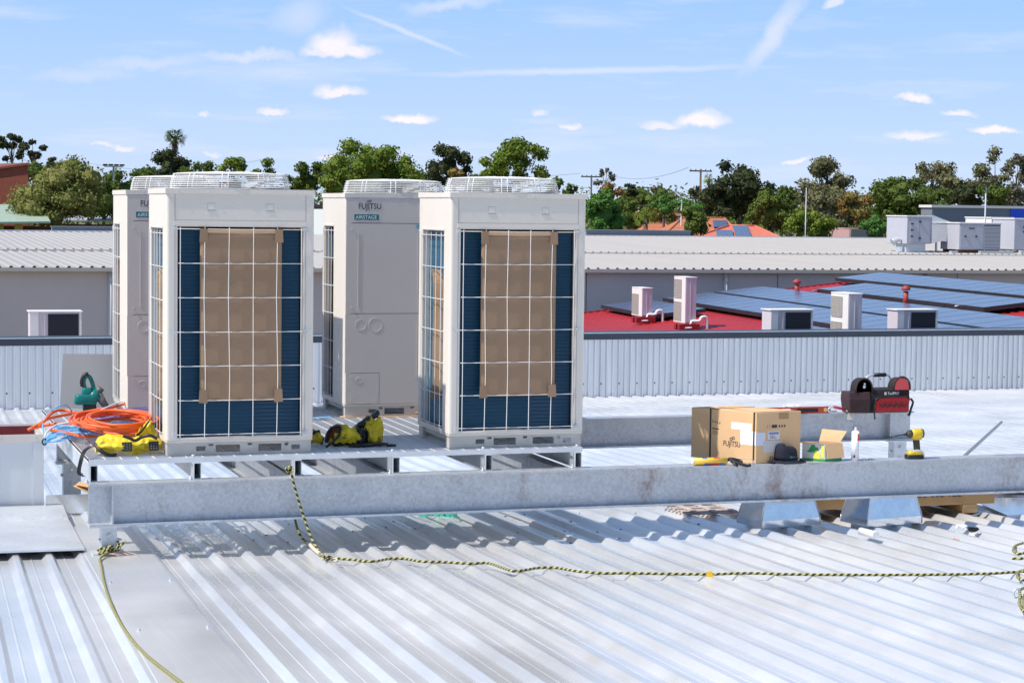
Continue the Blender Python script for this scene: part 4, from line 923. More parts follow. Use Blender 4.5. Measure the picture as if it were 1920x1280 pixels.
def tree(lab, px, pyt, hw, pyb, dist, kind, seed, nb=16, gaps=.0, bark=BARK, dens=1., depth=.8, cat='tree', name='tree', cl=.34):
    rnd = random.Random(seed); s_ = FPX/dist; top = at_d(px, pyt, dist); bt = at_d(px, pyb, dist); R_ = hw/s_; Hh = (pyb-pyt)/s_
    base = Vector((top.x, top.y, -4.4)); t = thing(name, lab, cat, base); cz = (top.z+bt.z)/2-base.z; rz_ = Hh/2
    mb = MB(); cs = []
    for k in range(nb):
        for _ in range(60):
            d = Vector((rnd.uniform(-1, 1), rnd.uniform(-1, 1), rnd.uniform(-1, 1)))
            if .50 < d.length < 1 and d.z > -.9: break
        br = R_*cl*rnd.uniform(.8, 1.35); m_ = 1-min(.9, cl)*.62
        c = Vector((d.x*R_*m_*1.05, d.y*R_*depth*m_, cz+d.z*(rz_*m_*1.08))); cs.append((c, min(br, rz_*.8)))
    tot = sum(r_**2 for _, r_ in cs); ls = 3.1/s_
    n = int(hw*(pyb-pyt)/(3.6**2)*7.2*dens)
    for c, r_ in cs: leaf_clump(mb, c, r_, max(12, int(n*r_*r_/tot)), ls, rnd)
    for c, r_ in cs+([(Vector((0, 0, cz-.1*rz_)), min(R_, rz_)*.75)] if gaps < .3 else []):
        q = r_*(.64 if gaps < .3 else .5); g = []
        for a_ in range(5):
            ph = PI*a_/4; g.append([c+Vector((math.sin(ph)*math.cos(b_), math.sin(ph)*math.sin(b_), math.cos(ph)*.8))*q*(1+.35*noise.noise(Vector((math.cos(b_)*2+c.x, math.sin(b_)*2+c.z, a_*1.3)))) for b_ in [2*PI*i_/8 for i_ in range(8)]])
        mb.loft(g, caps=False, smooth=False)
    mb.build('crown', LM[kind], t, fixn=False)
    mb = MB(); tr_ = max(.10, R_*.055); hb = max(.6, cz-rz_*.55)
    mb.tube([(0, 0, 0), (.1*R_*rnd.uniform(-1, 1), 0, hb*.5), (0, 0, hb), (0, 0, cz)], tr_, 8, rs=[tr_*1.3, tr_, tr_*.9, tr_*.5])
    for c, r_ in cs[:10]: m2 = Vector((c.x*.35, c.y*.35, hb+(c.z-hb)*.45)); mb.tube([Vector((0, 0, hb*.95)), m2, c], tr_*.4, 5, rs=[tr_*.55, tr_*.35, tr_*.12])
    mb.build('trunk', bark, t, fixn=False)
    return t
TT = [
 ('dark ragged tree at the top left corner over the brick hall', 22, 246, 30, 312, 175, 'dark', 9, .3, .26, 1.0),
 ('dark leaning tree just right of the ragged one, top left', 62, 258, 27, 312, 172, 'dark', 10, .3, .28, 1.0),
 ('olive shrub mass under the dark trees above the brick hall', 50, 300, 60, 345, 168, 'mid', 12, 0, .4, 1.0),
 ('large round olive green tree at the left before the pale roofs', 108, 293, 92, 428, 105, 'olive', 40, .0, .30, 1.35),
 ('small dark treetop peeking over the round olive tree', 100, 292, 14, 318, 150, 'dark', 5, .3, .4, 1.0),
 ('mid green tree between the round olive tree and the rear left unit', 195, 330, 48, 424, 112, 'mid', 16, 0, .35, 1.1),
 ('dark green treetop around the floodlight pole', 240, 306, 48, 400, 150, 'mid', 14, 0, .34, 1.0),
 ('dark green tree directly beneath the palm', 318, 272, 42, 345, 140, 'dark', 14, 0, .34, 1.1),
 ('mid green tree behind the fan guard of the front left unit', 380, 296, 42, 350, 135, 'mid', 12, .3, .3, .9),
 ('bright green clumpy treetop above the front left unit', 435, 291, 36, 350, 128, 'bright', 10, .3, .30, .9),
 ('second bright clumpy treetop, above the right end of the front left unit', 488, 297, 30, 350, 128, 'bright', 8, .3, .32, .9),
 ('dark blue green tree left of the big bright tree', 577, 284, 37, 385, 150, 'mid', 16, 0, .32, 1.1),
 ('big bright green tree above the gap between the front units', 692, 261, 92, 385, 140, 'bright', 34, 0, .27, 1.2),
 ('low bright green tree at the foot of the big bright tree', 630, 308, 36, 390, 130, 'bright', 12, 0, .34, 1.1),
 ('dark green tree behind the rear right unit', 840, 266, 48, 352, 150, 'dark', 18, 0, .30, 1.1),
 ('small rust brown bush between the two fan guards', 852, 318, 24, 345, 110, 'rust', 8, 0, .4, 1.0),
 ('bright green open tree above the front right unit', 975, 258, 70, 350, 140, 'bright', 24, .3, .26, 1.15),
 ('lower limb of green foliage left under the open bright tree', 920, 296, 34, 352, 142, 'bright', 10, 0, .34, 1.0),
 ('small bush at the top right corner of the front right unit', 1045, 333, 22, 365, 120, 'mid', 8, 0, .4, 1.0),
 ('tapering low bush right behind the front right unit', 1072, 347, 20, 372, 122, 'mid', 7, 0, .4, 1.0),
 ('dense dark green tree touching the right side of the front right unit', 1128, 352, 50, 447, 100, 'lush', 24, 0, .30, 1.3),
 ('thin pale branched tree near the right hand power pole', 1135, 314, 22, 362, 150, 'grey', 9, .4, .25, .45),
 ('rusty red brown bush below the thin pale tree', 1148, 345, 24, 378, 140, 'rust', 8, 0, .4, 1.0),
 ('dark small treetop right of the thin pale tree', 1180, 343, 16, 372, 160, 'dark', 6, 0, .4, 1.0),
 ('broad low green shrubbery right of the thin pale tree', 1215, 352, 60, 405, 165, 'mid', 22, 0, .30, 1.2),
 ('distant pale green treetop on the skyline', 1236, 350, 20, 368, 260, 'gum', 7, 0, .4, 1.0),
 ('bright leafy shrub left of the street lamp', 1245, 368, 26, 400, 140, 'lush', 9, 0, .36, 1.1),
 ('lush green bush behind the street lamp', 1288, 362, 30, 405, 145, 'lush', 10, 0, .34, 1.1),
 ('olive tree in front of the terracotta roof', 1296, 388, 40, 447, 108, 'mid', 16, 0, .32, 1.1),
 ('small dark treetop left of the timber power pole', 1305, 346, 14, 375, 170, 'dark', 5, 0, .4, 1.0),
 ('very dark spreading tree right of the timber power pole', 1392, 299, 74, 412, 140, 'dark', 34, 0, .27, 1.4),
 ('lower dark mass at the left foot of the very dark tree', 1345, 345, 42, 412, 138, 'dark', 14, 0, .34, 1.2),
 ('grey green gum tree with open top right of the very dark tree', 1540, 297, 62, 405, 145, 'gum', 26, .3, .26, 1.1),
 ('dull grey green lower part of trees under the gum tree', 1545, 345, 60, 440, 135, 'gum', 22, 0, .32, 1.2),
 ('mid green tree above the salmon house roof', 1450, 356, 48, 436, 118, 'mid', 20, 0, .30, 1.2),
 ('bushy mid green tree right behind the salmon roof', 1425, 382, 30, 432, 122, 'mid', 10, 0, .36, 1.1),
 ('bright yellow green bush in front of the gum tree', 1522, 392, 50, 449, 104, 'bright', 20, 0, .30, 1.3),
 ('brownish green tree between gum tree and dark green tree', 1612, 352, 40, 430, 118, 'rust', 16, 0, .32, 1.2),
 ('round dark green tree behind the air handling box', 1690, 326, 68, 418, 112, 'mid', 30, 0, .27, 1.3),
 ('small bright bush beside the air handling box', 1650, 402, 34, 449, 98, 'lush', 12, 0, .34, 1.3),
 ('open olive gum tree rising over the dark green tree', 1748, 302, 52, 372, 150, 'gum', 20, .3, .26, 1.0),
 ('second olive gum crown right of the open one', 1800, 322, 46, 398, 148, 'gum', 18, 0, .3, 1.1),
 ('dark green bush above the blue grey building', 1812, 340, 38, 395, 130, 'dark', 12, 0, .36, 1.2),
 ('dark green bush under the floodlight pole at right', 1862, 346, 36, 395, 128, 'mid', 12, 0, .36, 1.2),
 ('sparse grey green gum tree at the right edge', 1868, 272, 46, 392, 145, 'gum', 30, .4, .28, .75),
 ('pale brown gum crown in the top right corner', 1908, 260, 30, 392, 140, 'grey', 22, .4, .34, .7),
 ('dull grey undergrowth below the gum tree at the right edge', 1895, 340, 45, 400, 142, 'gum', 14, 0, .34, 1.1)]
TT += [
 ('mid green filler tree low between the round olive tree and light pole', 165, 345, 40, 415, 125, 'mid', 12, 0, .36, 1.0),
 ('low green tree hidden behind the rear left unit top', 275, 318, 44, 400, 155, 'mid', 12, 0, .34, 1.0),
 ('dark low tree left of the big bright tree, partly behind the gap', 545, 330, 34, 395, 160, 'dark', 9, 0, .36, 1.0),
 ('dull green filler tree between the big bright tree and dark tree', 775, 318, 36, 370, 165, 'mid', 10, 0, .36, 1.0),
 ('dull green filler tree left of the open bright tree', 895, 322, 30, 365, 165, 'mid', 9, 0, .36, 1.0),
 ('mid green shrub beneath the rusty bush by the right hand unit', 1165, 372, 34, 405, 150, 'mid', 10, 0, .36, 1.1),
 ('olive shrubbery left of the small palm', 1190, 388, 36, 432, 132, 'mid', 11, 0, .36, 1.1),
 ('light olive shrubbery right of the small palm', 1240, 384, 36, 418, 146, 'olive', 11, 0, .36, 1.0),
 ('leafy green shrub right of the street lamp', 1318, 372, 28, 412, 150, 'lush', 9, 0, .36, 1.1),
 ('mid green tree joining the dark tree and the gum', 1482, 335, 38, 430, 150, 'mid', 14, 0, .34, 1.1),
 ('dark green tree filling behind the brownish tree', 1590, 350, 40, 435, 150, 'dark', 13, 0, .34, 1.1),
 ('mid green tree filling behind the dark green tree', 1655, 352, 42, 430, 150, 'mid', 13, 0, .34, 1.1),
 ('olive bush above the air handling box', 1745, 350, 40, 400, 125, 'mid', 13, 0, .34, 1.1),
 ('dark filler bush behind the far right floodlight', 1895, 352, 40, 400, 150, 'dark', 12, 0, .34, 1.1)]
for i, (lab, px, pyt, hw, pyb, dist, kind, nb, gaps, cl_, dn) in enumerate(TT):
    tree(lab, px, pyt, hw, pyb, dist, kind, 100+i, nb, gaps, BARKP if kind in ('gum', 'grey') else BARK, dn, cl=cl_)
# far tree belt on the horizon
rnd = random.Random(5); mb = MB()
for k in range(210):
    px = rnd.uniform(-80, 2000); d = rnd.uniform(210, 300); c = at_d(px, 388+(px-960)*.0127-rnd.uniform(0, 22), d); c.z = max(c.z-2, -1); leaf_clump(mb, c, rnd.uniform(4, 8), 160, 4.2/(FPX/d), rnd, .6)
tag(mb.build('far_wood', LM['mid'], fixn=False), 'far off belt of trees along the horizon', 'wood', kind='stuff')
# palms
def palm(lab, px, pyt, r_px, pyb, dist, n, seed, skirt=True, name='palm_tree'):
    rnd = random.Random(seed); s_ = FPX/dist; c = at_d(px, pyt+r_px*.8, dist); R_ = r_px/s_; base = Vector((c.x, c.y, -4.4)); t = thing(name, lab, 'palm', base); cz = c.z-base.z
    mb = MB()
    for k in range(n):
        a = rnd.uniform(0, 2*PI); el = rnd.uniform(-.6, 1.25); L_ = R_*rnd.uniform(.75, 1.1); d = Vector((math.cos(a)*math.cos(el), math.sin(a)*math.cos(el), math.sin(el)))
        tip = Vector((0, 0, cz))+d*L_*.6
        for q in range(11):   # fan leaf fingers
            f = (q-5)/5*1.1; sd_ = d.orthogonal().normalized(); e = (d*math.cos(f)+sd_*math.sin(f)).normalized(); p1 = tip; p2 = tip+e*L_*.5-Vector((0, 0, L_*.10)); w = e.cross(Vector((0, 0, 1))).normalized()*L_*.035
            mb.add([p1-w*.4, p1+w*.4, p2+w*.6, p2-w*.6+Vector((0, 0, -.02))], [(0, 1, 2, 3)])
        mb.tube([(0, 0, cz), tip], .03*R_, 4)
    mb.build('crown', LM['mid' if skirt else 'bright'], t, fixn=False)
    if skirt:
        mb = MB()
        for k in range(90):
            a = rnd.uniform(0, 6.28); z = cz-rnd.uniform(0, R_*1.1); r0 = R_*.22; p = Vector((math.cos(a)*r0, math.sin(a)*r0, z)); q = p+Vector((math.cos(a)*R_*.15, math.sin(a)*R_*.15, -R_*.4)); w = Vector((-math.sin(a), math.cos(a), 0))*R_*.05; mb.add([p-w, p+w, q+w*.3, q-w*.3], [(0, 1, 2, 3)])
        mb.build('dead_fronds', mat('dead_frond', (.20, .14, .09), .9, var=.4), t, fixn=False)
    mb = MB(); mb.tube([(0, 0, 0), (0, 0, cz*.5), (0, 0, cz)], R_*.14, 8, rs=[R_*.2, R_*.14, R_*.16]); mb.build('trunk', BARK, t)
palm('tall fan palm with a skirt of dead fronds above the rear left unit', 328, 244, 20, 300, 145, 46, 3)
palm('low spiky palm in front of the small tiled houses right of the units', 1212, 392, 20, 435, 118, 26, 4, False)
palm('small distant palm behind the timber power pole', 1330, 326, 12, 350, 190, 24, 6, False)

# ------------------------------------------------------------------ things lying on the platform, beams and roof
def wp(t, mb, name, mats, parent=None, **k):
    p = parent or t
    return mb.build(name, mats, p, M=Matrix.Translation(-t.location), **k)
def faceM(o, ux, uz):
    ux = Vector(ux).normalized(); uz = Vector(uz).normalized(); n = ux.cross(uz).normalized()
    m_ = Matrix((ux, uz, n)).transposed().to_4x4(); m_.translation = Vector(o); return m_
def rect(mb, F, x0, x1, y0, y1, off=.0012, mi=0, th=.0006):
    mb.slab([F @ Vector((x0, y0, off)), F @ Vector((x1, y0, off)), F @ Vector((x1, y1, off)), F @ Vector((x0, y1, off))], th, mi)
def on_beam(px, Y, Z=ZB): p = at_y(px, 860, Y); p.z = Z; return p
# --- the big carton
K = Vector((at_y(1417, 866, -.18).x, -.18, ZB)); HC = .352
Lt = at_z(1297, 763, ZB+HC); Rt = at_z(1502, 770, ZB+HC); Lt.z = Rt.z = ZB
t = thing('carton', 'large brown strapped carton marked FUJITSU standing on the front beam', 'box', K)
e1 = Lt-K; e2 = Rt-K; Z3 = Vector((0, 0, 1))
c4 = [K, K+e2, K+e1+e2, K+e1]
mb = MB(); mb.loft([[c+Z3*.001 for c in c4], [c+Z3*HC for c in c4]], smooth=False); wp(t, mb, 'carton_body', CARD2, bevel=.003)
FL = faceM(K+e1, -e1, Z3); wl = e1.length; FR = faceM(K, e2, Z3); wr = e2.length
TI = Matrix.Translation(-K)
STR = mat('packing_strap', (.035, .025, .02), .5)
for u in (.30, .965):
    mb = MB(); x = wl*u; rect(mb, FL, x-.006, x+.006, .002, HC+.001, .0025, 0, .0012)
    a = FL @ Vector((x, HC+.0022, .0025)); b = a+e2*1.0; w_ = (-e1).normalized()*.006; mb.slab([a-w_, a+w_, b+w_, b-w_], .0012); wp(t, mb, 'strap', STR)
text('lettering', 'FUJITSU', .052, TI @ FL @ Matrix.Translation((wl*.50, .105, .0012)), INK, t, sx=.80, ext=.0004)
mb = MB()
for s_ in (-1, 1): mb.tube([FL @ Vector((wl*.50+.075+s_*.010+.009*math.cos(a), .105+.055+s_*.004+.009*math.sin(a), .0016)) for a in [2*PI*i/14 for i in range(14)]], .0018, 5, closed=True)
wp(t, mb, 'infinity_mark', INK)
mb = MB(); rect(mb, FL, wl*.62, wl*.93, .225, .275); rect(mb, FL, wl*.76, wl*.998, .125, .223); wp(t, mb, 'shipping_label', PAPER)
mb = MB(); rect(mb, FR, .001, wr*.20, .125, .215); rect(mb, FR, wr*.26, wr*.52, .165, .222); wp(t, mb, 'barcode_label', mat('label_lavender', (.62, .63, .74), .6))
mb = MB(); rect(mb, FR, wr*.16, wr*.58, .075, .155, .0021); wp(t, mb, 'packing_slip', mat('grey_slip', (.55, .53, .52), .6))
mb = MB()
for k in range(14): rect(mb, FR, wr*(.28+.016*k), wr*(.28+.016*k+.004+.003*(k % 3)), .198, .214, .0024)
for k in range(3): rect(mb, FR, wr*.30, wr*(.46-.03*k), .172+.008*k, .1745+.008*k, .0024)
rect(mb, FR, wr*.34, wr*.46, .243, .265)
for k in (0, 1): rect(mb, FR, wr*(.24+.05*k), wr*(.245+.05*k), .243, .265)
for k in range(3): rect(mb, FR, wr*(.50+.06*k), wr*(.53+.06*k), .245, .262)
for k in range(4): rect(mb, FL, wl*(.33+.035*k), wl*(.345+.035*k), .262-.003*k, .272-.003*k)
rect(mb, FL, wl*.33, wl*.43, .213, .220)
for k in range(3): rect(mb, FL, wl*.33, wl*.42, .198-.009*k, .2*1-.009*k)
wp(t, mb, 'printing', INK, fixn=False)
text('lettering', 'FUJITSU', .052, TI @ FR @ Matrix.Translation((wr*.30, .012, .0012)), INK, t, sx=.85, ext=.0004)
mb = MB(); rect(mb, FR, wr*.50, wr*.72, HC-.05, HC-.004, .0015); mb.slab([FL @ Vector((wl*.999, HC+.0012, -.0)), FL @ Vector((wl*.999, HC+.0012, 0))+e2*.01, K+e2*.5+e1*.9+Z3*(HC+.0012), K+e2*.45+e1*.9+Z3*(HC+.0012)], .0005)
wp(t, mb, 'tape', mat('brown_tape', (.38, .22, .10), .35))
# --- caulking gun
a = on_beam(1300, -.165)+Z3*.027; b = on_beam(1362, -.175)+Z3*.027
t = thing('caulking_gun', 'caulking gun with a yellow printed barrel lying in front of the big carton', 'caulking gun', (a.x, a.y, ZB))
mb = MB(); mb.cyl(a, b, .0255, n=18); d = (b-a).normalized(); mb.cyl(a-d*.012, a, .012, .0245, 18, 1); wp(t, mb, 'barrel', [mat('yellow_barrel', (.80, .50, .06), .4), PAPER])
mb = MB(); PRT = [mat('red_print', (.65, .05, .03), .5), mat('blue_print', (.05, .16, .5), .5)]
for (u0, u1, a0, mi) in ((.30, .45, -1.05, 1), (.45, .75, -1.05, 0), (.75, .9, -1.05, 1), (.25, .40, .9, 1), (.60, .78, .9, 0)):
    A = a.lerp(b, u0); B = a.lerp(b, u1); vv = []
    for q in range(4):
        an = a0+q*.22; o_ = Vector((0, -math.cos(an), math.sin(an)))*.0262; vv.append((A+o_, B+o_))
    mb.add([p for v in vv for p in v], [(2*i, 2*i+1, 2*i+3, 2*i+2) for i in range(3)], mi)
wp(t, mb, 'printing', PRT, fixn=False)
mb = MB(); e = on_beam(1420, -.20); mb.tube(spline([b, b+Vector((.03, 0, .012)), b+Vector((.09, -.01, .0)), b+Vector((.10, -.03, -.008))], 5), .012, 8)
mb.tube(spline([b+Vector((.02, -.01, .01)), b+Vector((.06, -.05, -.01)), b+Vector((.115, -.085, -.025)), b+Vector((.14, -.09, -.02))], 6), .0115, 8, rs=None)
mb.tube(spline([b+Vector((.03, -.01, .0)), b+Vector((.045, -.05, -.022)), b+Vector((.06, -.055, -.03))], 5), .008, 8); wp(t, mb, 'handle', BLACK)
mb = MB(); mb.tube(spline([b+Vector((.0, 0, .015)), b+Vector((.08, .0, .012)), b+Vector((.16, -.01, .010)), b+Vector((.195, -.02, -.005)), b+Vector((.19, -.02, -.018))], 6), .0032, 6); wp(t, mb, 'plunger_rod', GALVN)
# --- hat
c = on_beam(1472, -.15); t = thing('hat', 'dark navy cloth hat lying on the front beam against the carton', 'hat', c)
NAVY = mat('navy_cloth', (.010, .012, .028), .85, var=.4, vscale=20., bump=.4)
rings = []; rnd = random.Random(2)
for (rr, z) in ((.088, .016), (.084, .04), (.080, .075), (.073, .098), (.055, .112), (.025, .113), (.004, .110)):
    rings.append([c+Vector((rr*1.05*math.cos(q)*(1+.03*math.sin(3*q+z*30)), rr*.80*math.sin(q), z*(1.02+.10*math.cos(q+2.6)) + (.006*math.sin(2*q+1)))) for q in [2*PI*i/28 for i in range(28)]])
mb = MB(); mb.loft(rings); wp(t, mb, 'crown', NAVY)
rings = []
for (k, dz) in ((1.0, .016), (1.25, .010), (1.55, .004)):
    rings.append([c+Vector((.090*k*math.cos(q)*(1.08 if math.cos(q) > 0 else 1.05), .070*k*math.sin(q), max(.002, dz+.018*(k-1)*math.sin(2*q+.6)*1.5-(0.012*(k-1) if math.sin(q) < 0 else 0)))) for q in [2*PI*i/36 for i in range(36)]])
mb = MB(); mb.loft(rings, caps=False); o = wp(t, mb, 'brim', NAVY, fixn=False); sm = o.modifiers.new('s', 'SOLIDIFY'); sm.thickness = .003
mb = MB(); F = faceM(c+Vector((.012, -.071, .045)), (1, 0, 0), (0, .08, 1)); mb.tube([F @ Vector((.008*math.cos(q), .006*math.sin(q), 0)) for q in [2*PI*i/10 for i in range(10)]], .0012, 4, closed=True); mb.tube([F @ Vector((.010, 0, 0)), F @ Vector((.022, .003, 0)), F @ Vector((.034, -.001, 0))], .0012, 4)
wp(t, mb, 'logo', mat('teal_thread', (.05, .42, .45), .6)); mb = MB(); mb.slab([F @ Vector((.045, -.022, .004)), F @ Vector((.058, -.018, .004)), F @ Vector((.066, -.006, .0)), F @ Vector((.060, -.014, .003))], .001); wp(t, mb, 'brim_mark', PAPER)
# --- small open box
K2 = on_beam(1547, -.175); t = thing('open_box', 'small opened box with green and yellow printing, flaps up, on the front beam', 'box', K2)
Lb = on_beam(1497, -.08); Lb = Vector((Lb.x, -.03, ZB)); u1 = (Lb-K2); u1 = u1.normalized()*.165; u2 = Vector((.145, .03, 0)); HB = .125
BW = mat('box_white', (.62, .64, .60), .6); BGn = mat('box_green', (.03, .30, .08), .55); BY = mat('box_yellow', (.80, .74, .10), .55)
mb = MB(); q = [K2, K2+u2, K2+u2+u1, K2+u1]
ins = .003; cen = K2+(u1+u2)*.5
qi = [p+(cen-p)*.03 for p in q]
mb.add([p+Z3*.001 for p in q]+[p+Z3*HB for p in q]+[p+Z3*HB for p in qi]+[p+Z3*.006 for p in qi], [(3, 2, 1, 0)]+[(i, (i+1) % 4, (i+1) % 4+4, i+4) for i in range(4)]+[(i+4, (i+1) % 4+4, (i+1) % 4+8, i+8) for i in range(4)], 0)
mb.add([p+Z3*HB for p in qi]+[p+Z3*.006 for p in qi], [((i+1) % 4, i, i+4, (i+1) % 4+4) for i in range(4)]+[(4, 5, 6, 7)], 1)
wp(t, mb, 'box_body', [BW, CARD2], fixn=False)
Fl = faceM(K2+u1, -u1, Z3); Fr = faceM(K2, u2, Z3); w1_ = u1.length; w2_ = u2.length
mb = MB(); rect(mb, Fl, .001, w1_-.001, .002, .018, .0011, 0); rect(mb, Fr, .001, w2_-.001, .002, .018, .0011, 0)
hop = [(.10, .55), (.16, .50), (.22, .62), (.32, .86), (.42, .93), (.52, .88), (.60, .74), (.66, .80), (.70, .72), (.74, .66), (.66, .58), (.58, .62), (.48, .50), (.30, .48), (.20, .50)]
P_ = [Fl @ Vector((w1_*(x*.82+.12), HB*y, .0022)) for x, y in hop]; ctr = sum(P_, Vector())/len(P_)
mb.add([ctr]+P_, [(0, i+1, (i+1) % len(P_)+1) for i in range(len(P_))], 0)
mb.add([Fl @ Vector((w1_*x, HB*y, .0022)) for x, y in ((.48, .15), (.78, .13), (.80, .40), (.66, .62), (.55, .55))], [(0, 1, 2, 3, 4)], 1); rect(mb, Fl, w1_*.82, w1_*.96, HB*.2, HB*.9, .0022, 1)
wp(t, mb, 'printing', [BGn, BY], fixn=False)
mb = MB(); A = K2+u1+Z3*HB; B = K2+Z3*HB; Cc = K2+u2+Z3*HB; D = K2+u1+u2+Z3*HB
mb.slab([B+Vector((-.0, -.003, 0)), Cc+Vector((0, -.003, 0)), Cc+Vector((.003, -.030, -.098)), B+Vector((.004, -.030, -.100))], .003); wp(t, mb, 'flap', CARD2)
mb = MB(); mb.slab([Cc+u1*.1, D, D+Vector((-.0, .02, .085))+u2*.25, Cc+u1*.05+Vector((.045, .0, .080))], .003); wp(t, mb, 'flap', CARD2)
mb = MB(); mb.slab([A, B, B-u2*.02+Z3*.003, A-u2*.75+Z3*.018], .003); wp(t, mb, 'flap', [CARD2])
# --- sealant cartridge standing
c = on_beam(1603, -.15); t = thing('sealant_cartridge', 'white sealant cartridge with a red label standing upright on the front beam', 'cartridge', c)
CW = mat('cartridge_white', (.78, .78, .80), .4)
mb = MB(); mb.cyl(c+Z3*.001, c+Z3*.202, .0265, n=24); mb.cyl(c+Z3*.202, c+Z3*.212, .0265, .012, 24); mb.cyl(c+Z3*.212, c+Z3*.232, .008, .007, 12); wp(t, mb, 'tube', CW)
mb = MB()
def wrapc(mb, c, r, a0, a1, z0, z1, mi=0, n=6):
    vv = [(c+Vector((r*math.sin(a), -r*math.cos(a), z0)), c+Vector((r*math.sin(a), -r*math.cos(a), z1))) for a in [a0+(a1-a0)*i/n for i in range(n+1)]]
    mb.add([p for v in vv for p in v], [(2*i, 2*i+2, 2*i+3, 2*i+1) for i in range(n)], mi)
wrapc(mb, c, .0270, .1, 1.1, .140, .188); wrapc(mb, c, .0270, -.9, -.45, .02, .04, 1); wp(t, mb, 'label', [mat('label_red', (.65, .02, .03), .5), INK], fixn=False)
for k, (px, dy) in enumerate(((1619, -.16), (1630, -.15))):
    c = on_beam(px, dy); mb = MB(); rnd = random.Random(k)
    mb.cyl((0, 0, .001), (.004, 0, .014), .012, .005, 7); mb.cyl((.008, .006, .007), (.026, -.008, .009), .006, .003, 6)
    tag(mb.build('tape_scrap', PAPER, loc=c), ['crumpled white scrap beside the standing cartridge', 'crumpled white scrap further right of the standing cartridge'][k], 'scrap')
# --- impact driver
c = on_beam(1714, -.15); t = thing('impact_driver', 'yellow and black cordless impact driver with a long bit standing on the front beam', 'power tool', c)
DY_ = mat('tool_yellow', (.72, .50, .02), .4, var=.1); GRIP = mat('grip_rubber', (.06, .055, .04), .7, var=.3, bump=.2)
def rbox(mb, c0, sx, sy, z0, z1, n=20, p=4., mi=0, tp=1., dx=0):
    rings = []
    for k, (zz, sc) in enumerate(((z0, .9), (z0+(z1-z0)*.12, 1), (z0+(z1-z0)*.88, tp), (z1, tp*.88))):
        rings.append([c0+Vector((sx*sc*math.copysign(abs(math.cos(a))**(2/p), math.cos(a))+dx*(zz-z0)/(z1-z0), sy*sc*math.copysign(abs(math.sin(a))**(2/p), math.sin(a)), zz)) for a in [2*PI*i/n for i in range(n)]])
    mb.loft(rings, mi)
mb = MB(); rbox(mb, c, .068, .038, .001, .032, mi=0); rbox(mb, c+Vector((.002, 0, 0)), .060, .036, .028, .058, mi=1, tp=.85); wp(t, mb, 'battery', [BLACK, DY_])
mb = MB(); rbox(mb, c+Vector((.022, 0, 0)), .022, .017, .055, .150, mi=0, dx=-.012); wp(t, mb, 'grip', GRIP)
mb = MB(); rbox(mb, c+Vector((-.0, 0, 0)), .010, .010, .112, .138); wp(t, mb, 'trigger', BLACK)
hz = .178
mb = MB(); A = c+Vector((.052, .0, hz)); B = c+Vector((-.030, 0, hz-.002)); mb.tube([A+Vector((.006, 0, 0)), A, A.lerp(B, .3), A.lerp(B, .7), B], .034, 18, rs=[.022, .032, .036, .034, .030]); mb.box(c+Vector((-.02, -.02, .135)), c+Vector((.045, .02, .155))); wp(t, mb, 'motor_housing', DY_)
mb = MB(); mb.tube([A+Vector((.008, 0, 0)), A+Vector((-.004, 0, 0))], .033, 18); mb.tube([B, B+Vector((-.018, 0, 0)), B+Vector((-.034, 0, -.001)), B+Vector((-.036, 0, -.001))], .03, 18, rs=[.0305, .028, .017, .012]); wp(t, mb, 'nose_guard', GRIP)
mb = MB(); n0 = B+Vector((-.034, 0, -.001)); mb.cyl(n0, n0+Vector((-.020, 0, -.001)), .010, n=12); mb.cyl(n0+Vector((-.018, 0, -.001)), n0+Vector((-.125, 0, -.016)), .0042, n=8); mb.cyl(n0+Vector((-.118, 0, -.0155)), n0+Vector((-.135, 0, -.018)), .0065, n=8); wp(t, mb, 'bit', mat('dark_steel', (.06, .06, .06), .35, .8))
mb = MB(); mb.tube(spline([c+Vector((-.030, -.038, .056)), c+Vector((.0, -.045, .064)), c+Vector((.045, -.043, .050)), c+Vector((.062, -.03, .018))], 5), .007, 6); wp(t, mb, 'belt_hook', GALVN)
text('lettering', 'XR', .022, Matrix.Translation(-c) @ faceM(c+Vector((.012, -.0392, .006)), (1, 0, 0), Z3), DY_, t) if False else None
# --- rear beam: spirit level, rag, tools, tool bag
BYR = 2.90
a = at_y(1420, 770, BYR); b = at_y(1556, 772, BYR); a.z = b.z = ZB
t = thing('spirit_level', 'red spirit level with yellow vials lying on the rear beam behind the carton', 'spirit level', a)
LR = mat('level_red', (.55, .07, .02), .4); d = (b-a); L_ = d.length
mb = MB(); mb.box(a+Vector((0, -.012, .001)), a+Vector((L_, .012, .012))); mb.box(a+Vector((0, -.012, .046)), a+Vector((L_, .012, .058)))
for (u, w_) in ((.0, .05), (.28, .06), (.50, .05), (.93, .14)): mb.box(a+Vector((max(0, L_*u-w_/2), -.0115, .0122)), a+Vector((min(L_, L_*u+w_/2), .0115, .0458)))
wp(t, mb, 'frame', LR); mb = MB(); mb.cyl(a+Vector((L_*.93, -.0135, .030)), a+Vector((L_*.93, -.0117, .030)), .017, n=18); wp(t, mb, 'vial', mat('vial_yellow', (.75, .60, .25), .3))
mb = MB(); mb.box(a+Vector((L_*.52, -.004, .0125)), a+Vector((L_*.86, .004, .0455))); wp(t, mb, 'web', BLACK)
